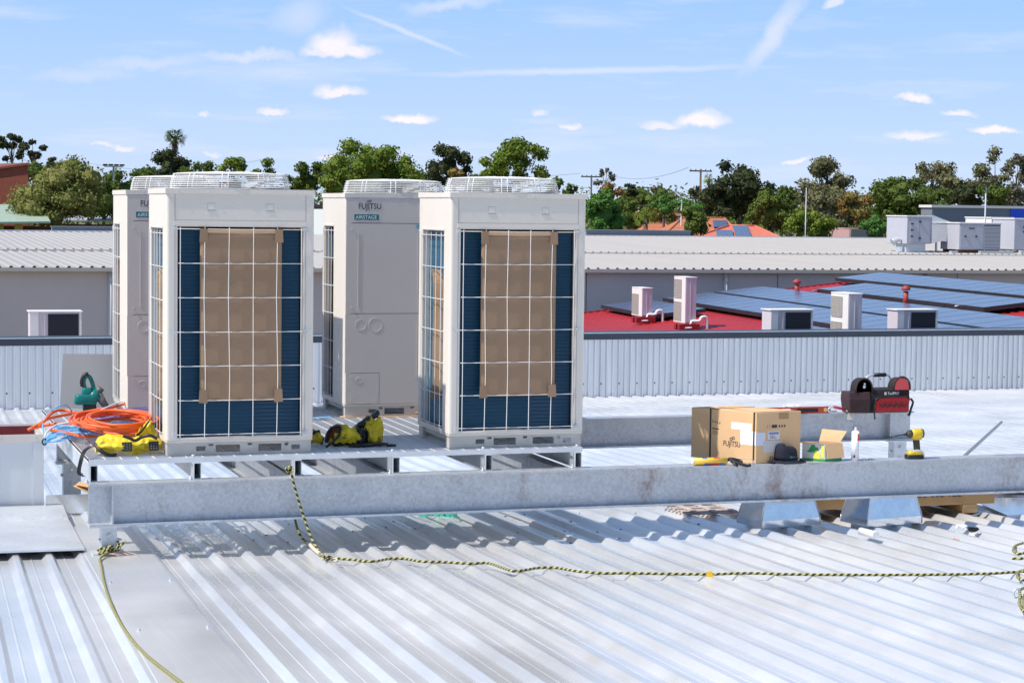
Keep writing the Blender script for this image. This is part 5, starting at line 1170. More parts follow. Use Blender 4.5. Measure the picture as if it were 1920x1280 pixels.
def crumple(name, lab, cat, c, sx, sy, sz, m_, seed, n=16, rough=.5, grp=None):
    rnd = random.Random(seed); rings = []
    for k in range(n//2+1):
        ph = PI*k/(n//2); rings.append([Vector((sx*math.sin(ph)*math.cos(a), sy*math.sin(ph)*math.sin(a), sz*(1-math.cos(ph))*.5))*(1+rough*(noise.noise(Vector((math.cos(a)*2.3+seed, math.sin(a)*2.3, k*.9))))) for a in [2*PI*i/n for i in range(n)]])
    mb = MB(); mb.loft(rings, caps=False, smooth=False)
    return tag(mb.build(name, m_, loc=c, fixn=True), lab, cat, grp)
c = at_y(1487, 768, 2.86); c.z = ZB+.06; crumple('rag', 'crumpled white plastic rag lying on the spirit level', 'rag', c, .085, .035, .022, PAPER, 3)
t = thing('clamp', 'small silver clamp on the rear beam between level and scraper', 'clamp', at_y(1560, 771, 2.88)); t.location.z = ZB
mb = MB(); mb.tube([(.04*math.cos(a)*.9, 0, .028+.026*math.sin(a)) for a in [PI*1.7*i/12 for i in range(13)]], .007, 6); mb.cyl((-.03, 0, .02), (.05, .01, .014), .006, n=8); mb.build('clamp_body', GALVN, t)
a = at_y(1563, 762, 2.87); b = at_y(1585, 768, 2.87); t = thing('scraper', 'red handled scraper with a pale blade hanging over the rear beam edge', 'scraper', b)
mb = MB(); mb.tube([a, a.lerp(b, .5), b], .012, 8, rs=[.010, .013, .010]); wp(t, mb, 'handle', mat('handle_maroon', (.42, .03, .06), .4)); mb = MB(); c_ = at_y(1594, 775, 2.86); mb.tube([b, c_], .006, 6); mb.slab([c_+Vector((-.03, -.01, -.05)), c_+Vector((.035, -.01, -.055)), c_+Vector((.045, 0, .05)), c_+Vector((.02, 0, .055)), c_+Vector((-.02, 0, .0))], .004); wp(t, mb, 'blade', mat('blade_bone', (.60, .57, .50), .4))
# tool bag
a = at_y(1581, 770, 2.92); a.z = ZB; b = at_y(1695, 770, 2.92); Wb = (b.x-a.x)
t = thing('tool_bag', 'black and red tool bag with metal handle on the end of the rear beam', 'tool bag', a)
BF = mat('black_fabric', (.022, .018, .020), .85, var=.3, bump=.3); MAR = mat('maroon_fabric', (.050, .024, .028), .85, var=.3, bump=.3); RF = mat('red_mesh_fabric', (.50, .015, .02), .7, var=.25, vscale=30.)
X = lambda u, y, z: a+Vector((Wb*u, y, z))
mb = MB(); mb.loft([[X(.33, -.11, .001), X(.97, -.11, .001), X(.99, .12, .001), X(.20, .12, .001)], [X(.33, -.12, .12), X(.985, -.12, .12), X(1.0, .13, .12), X(.20, .13, .12)], [X(.34, -.10, .205), X(.97, -.10, .205), X(.98, .11, .205), X(.22, .11, .205)]], smooth=False); wp(t, mb, 'bag_body', BF, bevel=.01)
mb = MB(); mb.loft([[X(.02, -.10, .003), X(.325, -.13, .003), X(.325, .0, .003), X(.02, .05, .003)], [X(.0, -.11, .12), X(.325, -.135, .12), X(.325, .0, .12), X(.0, .06, .12)], [X(.0, -.10, .185), X(.32, -.12, .185), X(.32, .0, .185), X(.01, .06, .185)]], smooth=False); wp(t, mb, 'side_pocket', MAR, bevel=.008)
for (uc, m_) in ((.235, BF), (.845, BF)):     # arched end compartments
    mb = MB(); fr = [X(uc-.140, -.105, .12)]+[X(uc-.140*math.cos(PI*q/12), -.105, .185+.118*math.sin(PI*q/12)**.7) for q in range(13)]+[X(uc+.140, -.105, .12)]
    mb.loft([fr, [p+Vector((0, .10, 0)) for p in fr]], smooth=False); wp(t, mb, 'end_wall', m_, bevel=.006)
# the right end wall is turned so its lining shows
mb = MB(); fr = []
for q in range(13): an = PI*q/12; fr.append(X(.84-.12*math.cos(an), -.122, .200+.100*math.sin(an)**.8))
mb.loft([fr, [p+Vector((0, .02, 0)) for p in fr]], smooth=False); wp(t, mb, 'lining', mat('red_lining', (.80, .10, .10), .7), fixn=True)
mb = MB(); mb.tube([X(.84-.135*math.cos(PI*q/12), -.123, .200+.112*math.sin(PI*q/12)**.8) for q in range(13)], .009, 6); wp(t, mb, 'piping', MAR)
mb = MB(); fr = []
for q in range(13): an = PI*q/12; fr.append(X(.235-.125*math.cos(an), -.105, .185+.105*math.sin(an)**.8))
mb.loft([fr, [p+Vector((0, .02, 0)) for p in fr]], smooth=False); wp(t, mb, 'lining', mat('dark_lining', (.03, .018, .016), .8)); mb = MB(); mb.tube([X(.235-.135*math.cos(PI*q/12), -.108, .185+.118*math.sin(PI*q/12)**.8) for q in range(13)], .008, 6); wp(t, mb, 'piping', MAR)
mb = MB(); mb.cyl(X(.235, -.112, .23), X(.235, -.108, .23), .014, n=12); mb.cyl(X(.24, -.112, .255), X(.24, -.108, .255), .010, n=12); wp(t, mb, 'tape_measure', GALVN)
mb = MB(); fr = [X(.40, -.1215, .010), X(.955, -.1215, .012), X(.955, -.1215, .12), X(.90, -.1215, .137), X(.50, -.1215, .127), X(.43, -.1215, .10)]; mb.slab([p+Vector((0, -.014, 0)) for p in fr], .016); rp = wp(t, mb, 'front_pocket', RF, bevel=.004)
rnd = random.Random(8); mb = MB()
for k in range(5): u = .47+.09*k; mb.tube(spline([X(u, -.140, .092), X(u+.02, -.142, .062), X(u+.07, -.142, .05), X(u+.085, -.140, .085)], 4), .004, 5)
mb.tube(spline([X(.38, -.135, .002), X(.39, -.137, .09), X(.45, -.137, .137), X(.7, -.137, .142), X(.93, -.137, .145)], 5), .006, 6); wp(t, mb, 'zip', BLACK)
mb = MB(); mb.tube(spline([X(.39, -.138, .07), X(.382, -.14, .02), X(.385, -.145, -.03), X(.39, -.145, -.05)], 5), .007, 6); mb.tube(spline([X(.99, -.12, .12), X(1.03, -.12, .09), X(.99, -.13, .03), X(.96, -.135, -.02), X(.94, -.135, -.01)], 5), .010, 6); wp(t, mb, 'strap', BLACK)
mb = MB(); mb.tube(spline([X(.28, .0, .24), X(.36, .0, .295), X(.42, 0, .318), X(.50, 0, .322), X(.66, 0, .322), X(.73, 0, .315), X(.78, 0, .27)], 5), .0085, 8); wp(t, mb, 'handle_bar', GALVN); mb = MB(); mb.tube([X(.485, 0, .322), X(.68, 0, .322)], .0175, 12); wp(t, mb, 'handle_grip', BLACK)
text('lettering', 'ToolPRO', .036, Matrix.Translation(-a) @ faceM(X(.60, -.1225, .158), (1, 0, 0), Z3), PAPER, t, sx=.82, shear=.25, ext=.001)
mb = MB(); F = faceM(X(.555, -.1225, .158), (1, 0, 0), Z3); rect(mb, F, 0, .020, 0, .024, .001, 0, .001); wp(t, mb, 'logo_block', PAPER)
# --- thin aluminium strip behind the beam
a = at_y(1803, 862, .05); b = at_y(1876, 796, .42); t = thing('metal_strip', 'narrow bare metal angle strip leaning up behind the right end of the front beam', 'metal strip', a)
w_ = Vector((.022, 0, .022)); bb = a
mb = MB(); mb.slab([bb-w_, bb+w_, b+w_*.9, b-w_*.9], .0015); mb.slab([bb+w_, bb+w_+Vector((0, .02, .01)), b+w_*.9+Vector((0, .02, .01)), b+w_*.9], .0015); wp(t, mb, 'strip', ALU)

# --- galvanised cowls straddling under the beam
def cowl(px0, pxm, px1, py, lab):
    L0 = on_roof(px0, py-12); Mm = on_roof(pxm, py+1); R1 = on_roof(px1, py-6)
    p = Mm.copy(); p.z = roof_z(p.x, p.y)+.035
    t = thing('roof_cowl', lab, 'roof vent', p); w_ = (R1-Mm).length; u = Vector((1, -.0, 0)); u = (R1-Mm); u.z = 0; u.normalize(); v = Vector((-u.y, u.x, 0)); wd = .30
    B0 = [Vector((0, 0, 0)), u*w_, u*w_+v*wd, v*wd]; ce = (u*w_+v*wd)*.5
    T0 = [ce+(q-ce)*.64 for q in B0]
    rings = [[q+Z3*0 for q in B0], [q+Z3*.05 for q in B0], [q+Z3*.37 for q in T0], [ce+(q-ce)*.66+Z3*.375 for q in B0], [ce+(q-ce)*.66+Z3*.395 for q in B0]]
    mb = MB(); mb.loft(rings, smooth=False); mb.build('hood', DUCT, t)
    mb = MB(); 
    for i in range(4): mb.tube([B0[i]+Z3*.05, T0[i]+Z3*.37], .005, 5); mb.tube([B0[i]+Z3*0, B0[i]+Z3*.05], .005, 5)
    mb.build('seam', GALVN, t)
    mb = MB(); mb.loft([[ce+(q-ce)*.75-Z3*.055 for q in B0], [ce+(q-ce)*.75+Z3*.01 for q in B0]], smooth=False); mb.build('base_collar', GALVN, t)
    return t
cowl(1385, 1428, 1537, 999, 'left one of two bare galvanised pyramid cowls under the front beam')
cowl(1573, 1626, 1728, 996, 'right one of two bare galvanised pyramid cowls under the front beam')
# --- timber framed crate behind the beam, printed with a phone number
p = on_roof(1865, 943, .10); t = thing('crate', 'flat brown crate printed 1800 002 122 seen under the front beam at right', 'crate', (p.x-1.72, p.y, p.z))
WOOD = mat('raw_timber', (.52, .33, .16), .8, var=.25, vscale=3., stretch=(1, 8, 8)); WOOD2 = mat('crate_board', (.42, .26, .12), .85, var=.15, vscale=3.)
mb = MB(); mb.box((.2, 0, 0), (1.72, .9, .16)); mb.build('crate_body', WOOD2, t, bevel=.004)
for x in (.1, .85, 1.45): mb = MB(); mb.box((x, -.0, -.065), (x+.12, .9, -.001)); mb.build('bearer', WOOD, t)
text('lettering', '1800 002 122', .078, FRONTM(.98, -.002, .062), INK, t, sx=1.05)
mb = MB(); p = on_roof(1565, 950); p.z = roof_z(p.x, p.y)+.035; mb.box((-.35, .2, 0), (.12, .27, .05)); mb.box((-.5, .0, 0), (-.05, .9, .02), 1); tag(mb.build('timber_offcut', [WOOD, mat('plywood', (.55, .45, .36), .8)], loc=p), 'short timber offcuts on the roof between the two cowls', 'timber')
p = on_roof(1330, 975); p.z = roof_z(p.x, p.y)+.036; mb = MB(); rnd = random.Random(3)
for k in range(7): mb.box((-.16+.0*k, .05+.075*k, .0), (.26, .09+.075*k, .012+.004*(k % 2)))
for k in range(3): mb.box((-.1+.15*k, .03, .0165), (-.06+.15*k, .60, .024))
tag(mb.build('slat_pallet', mat('pink_grey_slats', (.52, .44, .40), .8, var=.15), loc=p), 'pale flat slatted panel lying on the roof left of the cowls', 'slatted panel')
p = on_roof(1905, 962); p.z = roof_z(p.x, p.y)+.037; mb = MB(); mb.slab([(-.28, -.32, .008), (.9, -.55, .008), (1.1, .35, .008), (-.1, .55, .008)], .002); mb.slab([(-.28, -.32, .008), (.9, -.55, .008), (.9, -.56, -.02), (-.28, -.33, -.02)], .002)
tag(mb.build('metal_sheet', DUCT, loc=p), 'smooth flashing sheet lying on the roof ribs at the right edge', 'metal sheet')
p = on_roof(1893, 936); p.z = roof_z(p.x, p.y)+.04; crumple('plastic_wrap', 'crumpled clear packing plastic on the roof at the right edge', 'plastic wrap', p, .35, .2, .12, mat('clear_wrap', (.7, .7, .72), .25, var=.3, vscale=20., trans=.3), 12, 30, .9)
# --- loose things on the roof
p = on_roof(1614, 1012, .0); q = on_roof(1660, 1024, .0); p.z = roof_z(p.x, p.y)+HR+.028; q.z = roof_z(q.x, q.y)+HR+.026; dd = (q-p).normalized(); q = p+dd*.205
t = thing('sealant_cartridge', 'white sealant cartridge lying on the roof ribs below the right cowl', 'cartridge', p); mb = MB(); mb.cyl(p, q, .0262, n=22); mb.cyl(q, q+dd*.002, .0262, .022, 22); mb.cyl(p-dd*.01, p, .012, .026, 16); wp(t, mb, 'tube', CW)
mb = MB(); mb.tube([q-dd*.05+Vector((0, -.021, -.017)), q-dd*.02+Vector((0, -.021, -.017))], .006, 5); wp(t, mb, 'label', mat('label_red', (.65, .02, .03), .5))
p = on_roof(1788, 1018); p.z = roof_z(p.x, p.y)+.012; crumple('nozzle', 'small red nozzle scrap on the roof right of the lying cartridge', 'nozzle', p, .045, .018, .018, mat('nozzle_red', (.72, .05, .06), .5), 5, 10, .6)
p = on_roof(1802, 1001); p.z = roof_z(p.x, p.y)+.035; crumple('glove_cuff', 'white crumpled tissue next to the black coil on the roof', 'tissue', p, .045, .03, .03, PAPER, 6, 12, .6)
p = on_roof(1822, 1006); p.z = roof_z(p.x, p.y)+.036; rnd = random.Random(9); mb = MB()
for k in range(6): mb.tube(spline([(rnd.uniform(-.045, .045), rnd.uniform(-.03, .03), rnd.uniform(.003, .035)) for _ in range(6)], 4, True), .0035, 5, closed=True)
tag(mb.build('wire_tangle', BLACK, loc=p), 'small black tangle of wire on the roof below the crate', 'wire')
p = on_roof(1838, 974); p.z = roof_z(p.x, p.y)+.036; mb = MB(); mb.slab([(-.09, -.02, .003), (.06, .10, .003), (.075, .085, .003), (-.07, -.05, .003)], .002); mb.slab([(.03, .085, .005), (.12, .085, .012), (.12, .06, .012), (.03, .055, .005)], .002); tag(mb.build('strap_piece', mat('slate_strap', (.10, .16, .26), .5), loc=p), 'short slate blue strap piece on the roof under the crate', 'strap')
# bright green strap lying in the shade
pts = [on_roof(*q_) for q_ in ((752, 962), (775, 972), (800, 980), (790, 976), (825, 977), (856, 978), (845, 968), (815, 962), (790, 963), (778, 970))]
GS = mat('green_strap', (.03, .52, .33), .4); mb = MB(); sp = spline([Vector((v.x, v.y, roof_z(v.x, v.y)+HR+.004)) for v in pts], 6)
for i in range(len(sp)-1):
    a, b = sp[i], sp[i+1]; mb.slab([a, b, b+Vector((0, .002, .020)), a+Vector((0, .002, .020))], .002)
tag(mb.build('plastic_strap', GS), 'bright green plastic strap curled on the shaded roof under the beam', 'strap')
p = on_roof(366, 980); mb = MB(); mb.slab([(-.035, 0, .004), (.0, -.03, .010), (.035, 0, .004), (.0, .03, .016)], .002); tag(mb.build('dry_leaf', mat('dry_leaf', (.25, .10, .03), .7), loc=Vector((p.x, p.y, roof_z(p.x, p.y)+.003))), 'curled brown dry leaf on the roof near the left foot', 'leaf')
rnd = random.Random(21); mb = MB()
for k in range(70):
    px = rnd.uniform(380, 1350); py = rnd.uniform(975, 1040)-(px-380)*.02; v = on_roof(px, py); s_ = rnd.uniform(.003, .008); v.z = roof_z(v.x, v.y)+.003
    mb.box(v-Vector((s_, s_, .001)), v+Vector((s_, s_, .003)))
tag(mb.build('roof_debris', BLACK), 'specks of grit and swarf on the shaded roof', 'debris', kind='stuff')

# --- ropes: twisted black and yellow
RY = mat('rope_yellow', (.50, .47, .17), .8, var=.2, vscale=60.); RK = mat('rope_black', (.018, .018, .016), .8)
def rope(mb, pts, r=.0082, per=8, tw=1, n=8):
    d = [0]
    for i in range(1, len(pts)): d.append(d[-1]+(pts[i]-pts[i-1]).length)
    st = r*.62; m_ = int(d[-1]/st); out = []; j = 0
    for k in range(m_+1):
        s_ = k*st
        while j < len(d)-2 and d[j+1] < s_: j += 1
        f = (s_-d[j])/max(1e-9, d[j+1]-d[j]); out.append(pts[j].lerp(pts[j+1], min(1, f)))
    n0 = len(mb.f); mb.tube(out, r, n, 0, caps=True, rs=[r*(1+.07*math.sin(k*2*PI/per*2)) for k in range(len(out))])
    for i in range(len(out)-1):
        for q in range(n):
            if ((i*tw+q*per/n) % per) < per*.42: mb.mi[n0+i*n+q] = 1
def rr_(px, py, off=HR+.009): v = on_roof(px, py, off); return v
mb = MB(); top = at_y(545, 883, -.235)
p1_ = [top+Vector((-.02, .05, .012)), top+Vector((-.005, .01, .005)), top, at_y(556, 925, -.245), at_y(571, 972, -.26), at_y(585, 1010, -.30), at_y(600, 1035, -.40), rr_(611, 1044), rr_(640, 1047), rr_(665, 1049), rr_(700, 1052), rr_(730, 1047), rr_(760, 1047), rr_(790, 1052), rr_(830, 1053), rr_(860, 1055), rr_(885, 1056), rr_(915, 1055), rr_(940, 1063), rr_(962, 1070), rr_(985, 1068), rr_(1010, 1064), rr_(1045, 1064), rr_(1080, 1070), rr_(1130, 1074), rr_(1180, 1074), rr_(1240, 1075), rr_(1330, 1076), rr_(1400, 1074), rr_(1480, 1076), rr_(1580, 1077), rr_(1700, 1077), rr_(1800, 1076), rr_(1870, 1074), rr_(1915, 1071), rr_(1960, 1069), rr_(2000, 1066)]
rope(mb, spline(p1_, 6)); 
c = top+Vector((-.005, .005, .01)); rope(mb, spline([c+Vector((.018*math.cos(a), .010*math.sin(a*2), .018*math.sin(a))) for a in [2*PI*i/8 for i in range(9)]], 4))
t = thing('rope', 'long black and yellow rope from the joist end across the roof ribs to the right', 'rope', rr_(611, 1044)); wp(t, mb, 'rope_line', [RY, RK], fixn=False)
mb = MB(); rope(mb, spline([at_y(552, 966, .25), at_y(556, 985, .12), at_y(563, 1003, -.05), rr_(575, 1016, .055), rr_(590, 1030, .05), rr_(611, 1044)], 6)); wp(t, mb, 'rope_tail', [RY, RK], fixn=False)
mb = MB(); mb.tube(spline([rr_(577, 1015, .060), rr_(588, 1028, .056), rr_(600, 1038, .05)], 4), .0125, 8); mb.tube(spline([rr_(614, 1046, .05), rr_(632, 1052, .04), rr_(628, 1046, .055), rr_(612, 1050, .04)], 5), .006, 6); wp(t, mb, 'sleeve', mat('sleeve_beige', (.60, .52, .42), .7))
mb = MB(); rope(mb, spline([rr_(604, 1040, .06), rr_(612, 1048, .05), rr_(622, 1045, .06), rr_(610, 1042, .07), rr_(606, 1049, .05)], 5)); wp(t, mb, 'knot', [RY, RK], fixn=False)
mb = MB(); c = rr_(1328, 1077, HR+.009)
for (dx, dz, w2) in ((0, .005, .018), (.004, -.022, .02)): mb.slab([c+Vector((-w2+dx, -.012, dz+.016)), c+Vector((w2+dx, -.012, dz+.019)), c+Vector((w2+dx+.004, -.02, dz-.012)), c+Vector((-w2+dx, -.02, dz-.015))], .0015)
mb.slab([c+Vector((-.018, -.012, .02)), c+Vector((.018, -.012, .023)), c+Vector((.018, .012, .018)), c+Vector((-.018, .012, .016))], .0015)
tag(mb.build('tape_flag', mat('yellow_tape', (.85, .52, .02), .5)), 'yellow tape flag wrapped round the long rope', 'tape')
# second rope from the left foot towards the viewer
mb = MB(); ft = Vector((-2.232, -.19, -.555))
p2_ = [ft+Vector((.05, .02, .06)), ft+Vector((.06, -.01, .015)), ft+Vector((.0, -.02, .0)), rr_(188, 1046, .05), rr_(190, 1062, .045), rr_(195, 1090, .045), rr_(205, 1122, .045), rr_(222, 1160, .045), rr_(245, 1195, .045), rr_(275, 1228, .045), rr_(310, 1256, .045), rr_(350, 1286, .045), rr_(400, 1315, .045), rr_(460, 1335, .045)]
rope(mb, spline(p2_, 8), .0075, 4, 1); t = thing('rope', 'thin olive braided rope tied to the left foot, running down across the flat sheet', 'rope', rr_(190, 1062)); wp(t, mb, 'rope_line', [RY, RK], fixn=False)
mb = MB()
for k in range(4):
    c = ft+Vector((-.045+.015*k, -.02, .004+.006*k)); mb2 = [c+Vector((.03*math.cos(a), .022*math.sin(a), .016*math.sin(a+k))) for a in [2*PI*i/8 for i in range(9)]]; rope(mb, spline(mb2, 4), .007)
rope(mb, spline([ft+Vector((-.05, 0, .01)), ft+Vector((0, -.03, .012)), ft+Vector((.05, -.03, .03)), ft+Vector((.085, -.01, .05)), ft+Vector((.10, .0, .055))], 5), .0075); wp(t, mb, 'knot', [RY, RK], fixn=False)
mb = MB(); rnd = random.Random(4)
for k in range(6): a = ft+Vector((rnd.uniform(-.06, .03), -.03, -.012)); mb.tube(spline([a, a+Vector((rnd.uniform(.02, .08), rnd.uniform(-.04, .02), .006)), a+Vector((rnd.uniform(.08, .16), rnd.uniform(-.04, .03), -.006))], 4), .003, 5)
wp(t, mb, 'frayed_strands', mat('frayed_pink', (.62, .42, .32), .8))
t = thing('rope', 'loops and knots of black and yellow rope hanging in at the right edge', 'rope', rr_(1915, 1080)); mb = MB()
rope(mb, spline([rr_(1925, 1016), rr_(1905, 1022), rr_(1900, 1032), rr_(1912, 1038), rr_(1935, 1030)], 6)); rope(mb, spline([rr_(1898, 1046), rr_(1912, 1047), rr_(1940, 1044)], 6)); rope(mb, spline([rr_(1935, 1066), rr_(1913, 1070), rr_(1907, 1078), rr_(1915, 1086), rr_(1940, 1088)], 6))
rope(mb, spline([rr_(1925, 1100), rr_(1912, 1106, .06), rr_(1916, 1118, .05), rr_(1925, 1112, .07), rr_(1912, 1122, .05), rr_(1915, 1140), rr_(1922, 1144), rr_(1918, 1125, .05)], 6)); wp(t, mb, 'rope_loop', [RY, RK], fixn=False)
mb = MB(); cc = rr_(1907, 1112, .05); mb.tube([cc+Vector((.022*math.cos(a), -.0, .026*math.sin(a))) for a in [2*PI*i/14 for i in range(14)]], .006, 6, closed=True); wp(t, mb, 'shackle', GALVN)

# ------------------------------------------------------------------ left side: duct upstand, flashing tray, leaning sheet
a = Vector((-3.3, 2.33, -.72)); t = thing('duct_upstand', 'open topped pale metal duct upstand at the left edge, red inside', 'duct', a)
P1_ = mat('pale_cladding', (.74, .77, .80), .5, .3, var=.05, vscale=1.)
x1 = .895; z1 = .62; yd = .62; th = .004
mb = MB(); mb.box((0, 0, 0), (x1, th, z1-.055)); mb.box((x1-th, th+.0005, 0), (x1, yd, z1-.055)); mb.box((0, yd-th, 0), (x1-th-.001, yd, z1)); mb.build('duct_wall', P1_, t)
mb = MB(); mb.box((0, -.012, z1-.054), (x1+.012, -.002, z1)); mb.box((x1+.002, -.001, z1-.054), (x1+.012, yd+.01, z1)); mb.box((0, yd+.001, z1-.02), (x1+.012, yd+.012, z1+.012)); mb.build('rim', WHITEP, t)
mb = MB(); mb.box((x1-.075, -.008, -.0), (x1+.003, -.002, z1-.056)); mb.box((x1-.36, -.008, .0), (x1-.33, -.002, z1-.056)); mb.build('corner_trim', P1_, t)
mb = MB(); mb.box((0, yd-.010, .1), (x1-.012, yd-.006, z1-.004)); mb.box((0, .008, .10), (x1-.006, yd-.012, .11)); mb.build('lining', mat('maroon_inside', (.24, .03, .035), .6, var=.2), t)  # maroon sheet across the inner back wall and floor
for x in (x1-.30, x1-.05): mb = MB(); mb.cyl((x, -.012, z1-.028), (x, -.017, z1-.028), .007, n=8); mb.build('screw', GALVN, t)
t = thing('flashing_tray', 'wide folded metal tray flashing in front of the duct upstand, edge raised over the ribs', 'flashing', (-3.3, 0, -.6)); T = Vector(t.location)
mb = MB(); q0 = [(-4.2, .02), (-2.36, -.02), (-2.28, 1.05), (-4.2, 1.1)]
def fz_(x, y, o): return Vector((x, y, roof_z(x, y)+o))-T
f1 = [fz_(-4.2, .03, .062), fz_(-2.365, .0, .062), fz_(-2.30, 1.6, .060), fz_(-4.2, 1.65, .060)]; mb.slab(f1, .002)
mb.slab([f1[3], f1[2], f1[2]+Vector((-.003, .03, .02)), f1[3]+Vector((0, .03, .02))], .002); mb.slab([f1[3]+Vector((0, .03, .02)), f1[2]+Vector((-.003, .03, .02)), f1[2]+Vector((.03, .68, .004)), f1[3]+Vector((0, .64, .004))], .002)
mb.slab([f1[1], f1[2], f1[2]-Z3*.05, f1[1]-Z3*.02], .002); mb.slab([f1[0], f1[1], f1[1]+Vector((0, -.004, -.012)), f1[0]+Vector((0, -.004, -.012))], .002)
mb.build('tray', GALVN, t)
mb = MB(); u = [fz_(-2.39, 2.3, .02), fz_(-2.05, 2.3, .02), fz_(-2.05, 2.3, .16), fz_(-2.39, 2.3, .16)]; mb.slab(u, .003); mb.build('end_fold', DUCT, t)
p = Vector((-2.36, 3.06, .002)); t = thing('metal_sheet', 'flat grey metal sheet leaning upright behind the hoses at the left', 'metal sheet', p)
A = at_y(112, 766, 3.06); B = at_y(240, 766, 3.06); Cq = at_y(240, 664, 3.14); Dq = at_y(118, 663, 3.14)
mb = MB(); mb.slab([A, B, Cq, Dq], .002); wp(t, mb, 'sheet', mat('satin_sheet', (.50, .49, .485), .45, .3, var=.06, vscale=1.))
# curled cardboard under the beam end
a = at_y(143, 915, .3); mb = MB(); pts = [(0, 0, 0), (.05, .0, -.02), (.10, 0, -.05), (.13, .0, -.045)]
mb.slab([(-.02, 0, .015), (.10, -.0, -.045), (.13, .08, -.03), (.02, .1, .02)], .003); mb.slab([(.0, .02, .02), (.13, .02, -.01), (.13, .1, .0), (.03, .1, .03)], .003)
tag(mb.build('cardboard_scrap', CARD2, loc=a), 'curled cardboard scrap tucked by the left end of the front beam', 'cardboard')

# ------------------------------------------------------------------ hoses and cables on the left of the deck
def strands(mb, base, n, r, jit, mi, rnd, closed=False, sub=6, jz=None, m_=6):
    for k in range(n):
        o_ = Vector((rnd.gauss(0, jit), rnd.gauss(0, jit), abs(rnd.gauss(0, jz if jz is not None else jit*.7))))
        pts = [Vector(p)+o_*(.4 if i in (0, len(base)-1) else 1)+Vector((rnd.gauss(0, jit*.35), rnd.gauss(0, jit*.35), abs(rnd.gauss(0, jit*.2)))) for i, p in enumerate(base)]
        mb.tube(spline(pts, sub, closed), r, m_, mi, closed=closed)
rnd = random.Random(11); G = lambda px, py, z=.012: at_z(px, py, z)
def loopc(cx, cy, rx, ry, z, tilt, seed, n=10, ph=0):
    r2 = random.Random(seed); c = G(cx, cy, z)
    return [c+Vector((rx*math.cos(a+ph)*(1+r2.uniform(-.04, .04)), ry*math.sin(a+ph)*(1+r2.uniform(-.06, .06)), tilt*math.sin(a+ph)+r2.uniform(-.004, .008))) for a in [2*PI*i/n for i in range(n)]]
mb = MB()
for k in range(24):
    rx = rnd.uniform(.17, .31); cx = 224+rnd.uniform(-7, 6)
    mb.tube(spline(loopc(cx, 801-k*.75, rx, rx*1.5*rnd.uniform(.85, 1.1), .02+.0075*k, .02, k), 4, True), .0095, 7, closed=True)
mb.tube(spline([G(292, 760, .10), G(255, 752, .12), G(215, 762, .13), G(160, 772, .10), G(120, 778, .09), G(90, 785, .08), G(70, 797, .06), G(52, 806, .03)], 6), .0105, 8)
mb.tube(spline([G(70, 802, .04), G(85, 787, .10), G(100, 772, .14), G(120, 769, .14), G(150, 775, .12), G(185, 772, .10)], 6), .0105, 8)
mb.tube(spline([G(60, 803, .03), G(100, 795, .06), G(150, 796, .07), G(200, 806, .06), G(260, 812, .05)], 6), .0105, 8)
mb.tube(spline([G(95, 806, .05), G(130, 812, .06), G(160, 818, .05), G(200, 815, .05), G(250, 814, .04)], 6), .0105, 8)
mb.tube(spline([G(130, 798, .05), G(180, 804, .07), G(220, 810, .06), G(268, 806, .05)], 6), .0105, 8)
tag(mb.build('orange_hose', ORANGE), 'thick coil of orange hose heaped left of the front left unit', 'hose')
mb = MB(); tie = G(86, 829, -.02)
for k in range(30):
    e_ = (rnd.uniform(150, 285), rnd.uniform(788, 818)); j = rnd.uniform(-6, 6)
    mb.tube(spline([tie+Vector((rnd.uniform(-.01, .01), 0, rnd.uniform(-.01, .01))), G(98+rnd.uniform(-3, 9), 815+j, .03), G(125+rnd.uniform(-8, 8), 803+j*1.6, .06), G(e_[0], e_[1], .04+.03*rnd.random()), G(min(290, e_[0]+60), e_[1]+rnd.uniform(-12, 10), .03)], 5), .0042, 5)
for k in range(10): mb.tube(spline([tie, G(105+rnd.uniform(-5, 10), 826, -.01), G(130, 818+rnd.uniform(-4, 3), .02), G(175, 806+rnd.uniform(-6, 6), .05), G(240, 800, .05)], 5), .0042, 5)
mb.tube(spline([tie+Z3*.0, G(80, 800, .06), G(88, 778, .12), G(108, 762, .18), G(125, 760, .18), G(136, 775, .10), G(134, 784, .08)], 6), .005, 6)
tag(mb.build('blue_cable', BLUEC), 'bundle of light blue cables tied together at its left end', 'cable')
mb = MB(); mb.tube(spline([tie, G(86, 812, .04), G(105, 797, .08), G(135, 790, .10), G(175, 775, .13), G(215, 757, .15), G(245, 750, .14), G(285, 756, .12)], 6), .0055, 6)
for k in range(5): mb.tube(spline([G(120+8*k, 800, .05), G(150+6*k, 797+k, .07), G(200+5*k, 799+k*2, .06), G(270, 806+k*2, .04)], 5), .0045, 5)
tag(mb.build('white_cable', WHITEC), 'white cable strands looping over the orange hose', 'cable')
mb = MB()
for k in range(7): mb.tube(spline([G(150, 782+k, .09), G(190, 776+k*1.5, .11), G(240, 766+k*2, .12), G(288, 762+k*3, .10)], 5), .005, 5)
for k in range(4): mb.tube(spline([G(120+k*10, 806, .04), G(170, 803+k, .06), G(225, 797+k, .05), G(280, 803, .04)], 5), .005, 5)
tag(mb.build('violet_cable', VIOL), 'violet and dark blue cables running between the orange hose layers', 'cable')
mb = MB(); mb.tube([tie+Vector((.014*math.cos(a)-.01, -.01, .02*math.sin(a)+.005)) for a in [2*PI*i/12 for i in range(12)]], .006, 6, closed=True); tag(mb.build('cable_tie', mat('dark_teal_tie', (.01, .05, .08), .5)), 'dark loop tie holding the end of the blue cable bundle', 'cable tie')
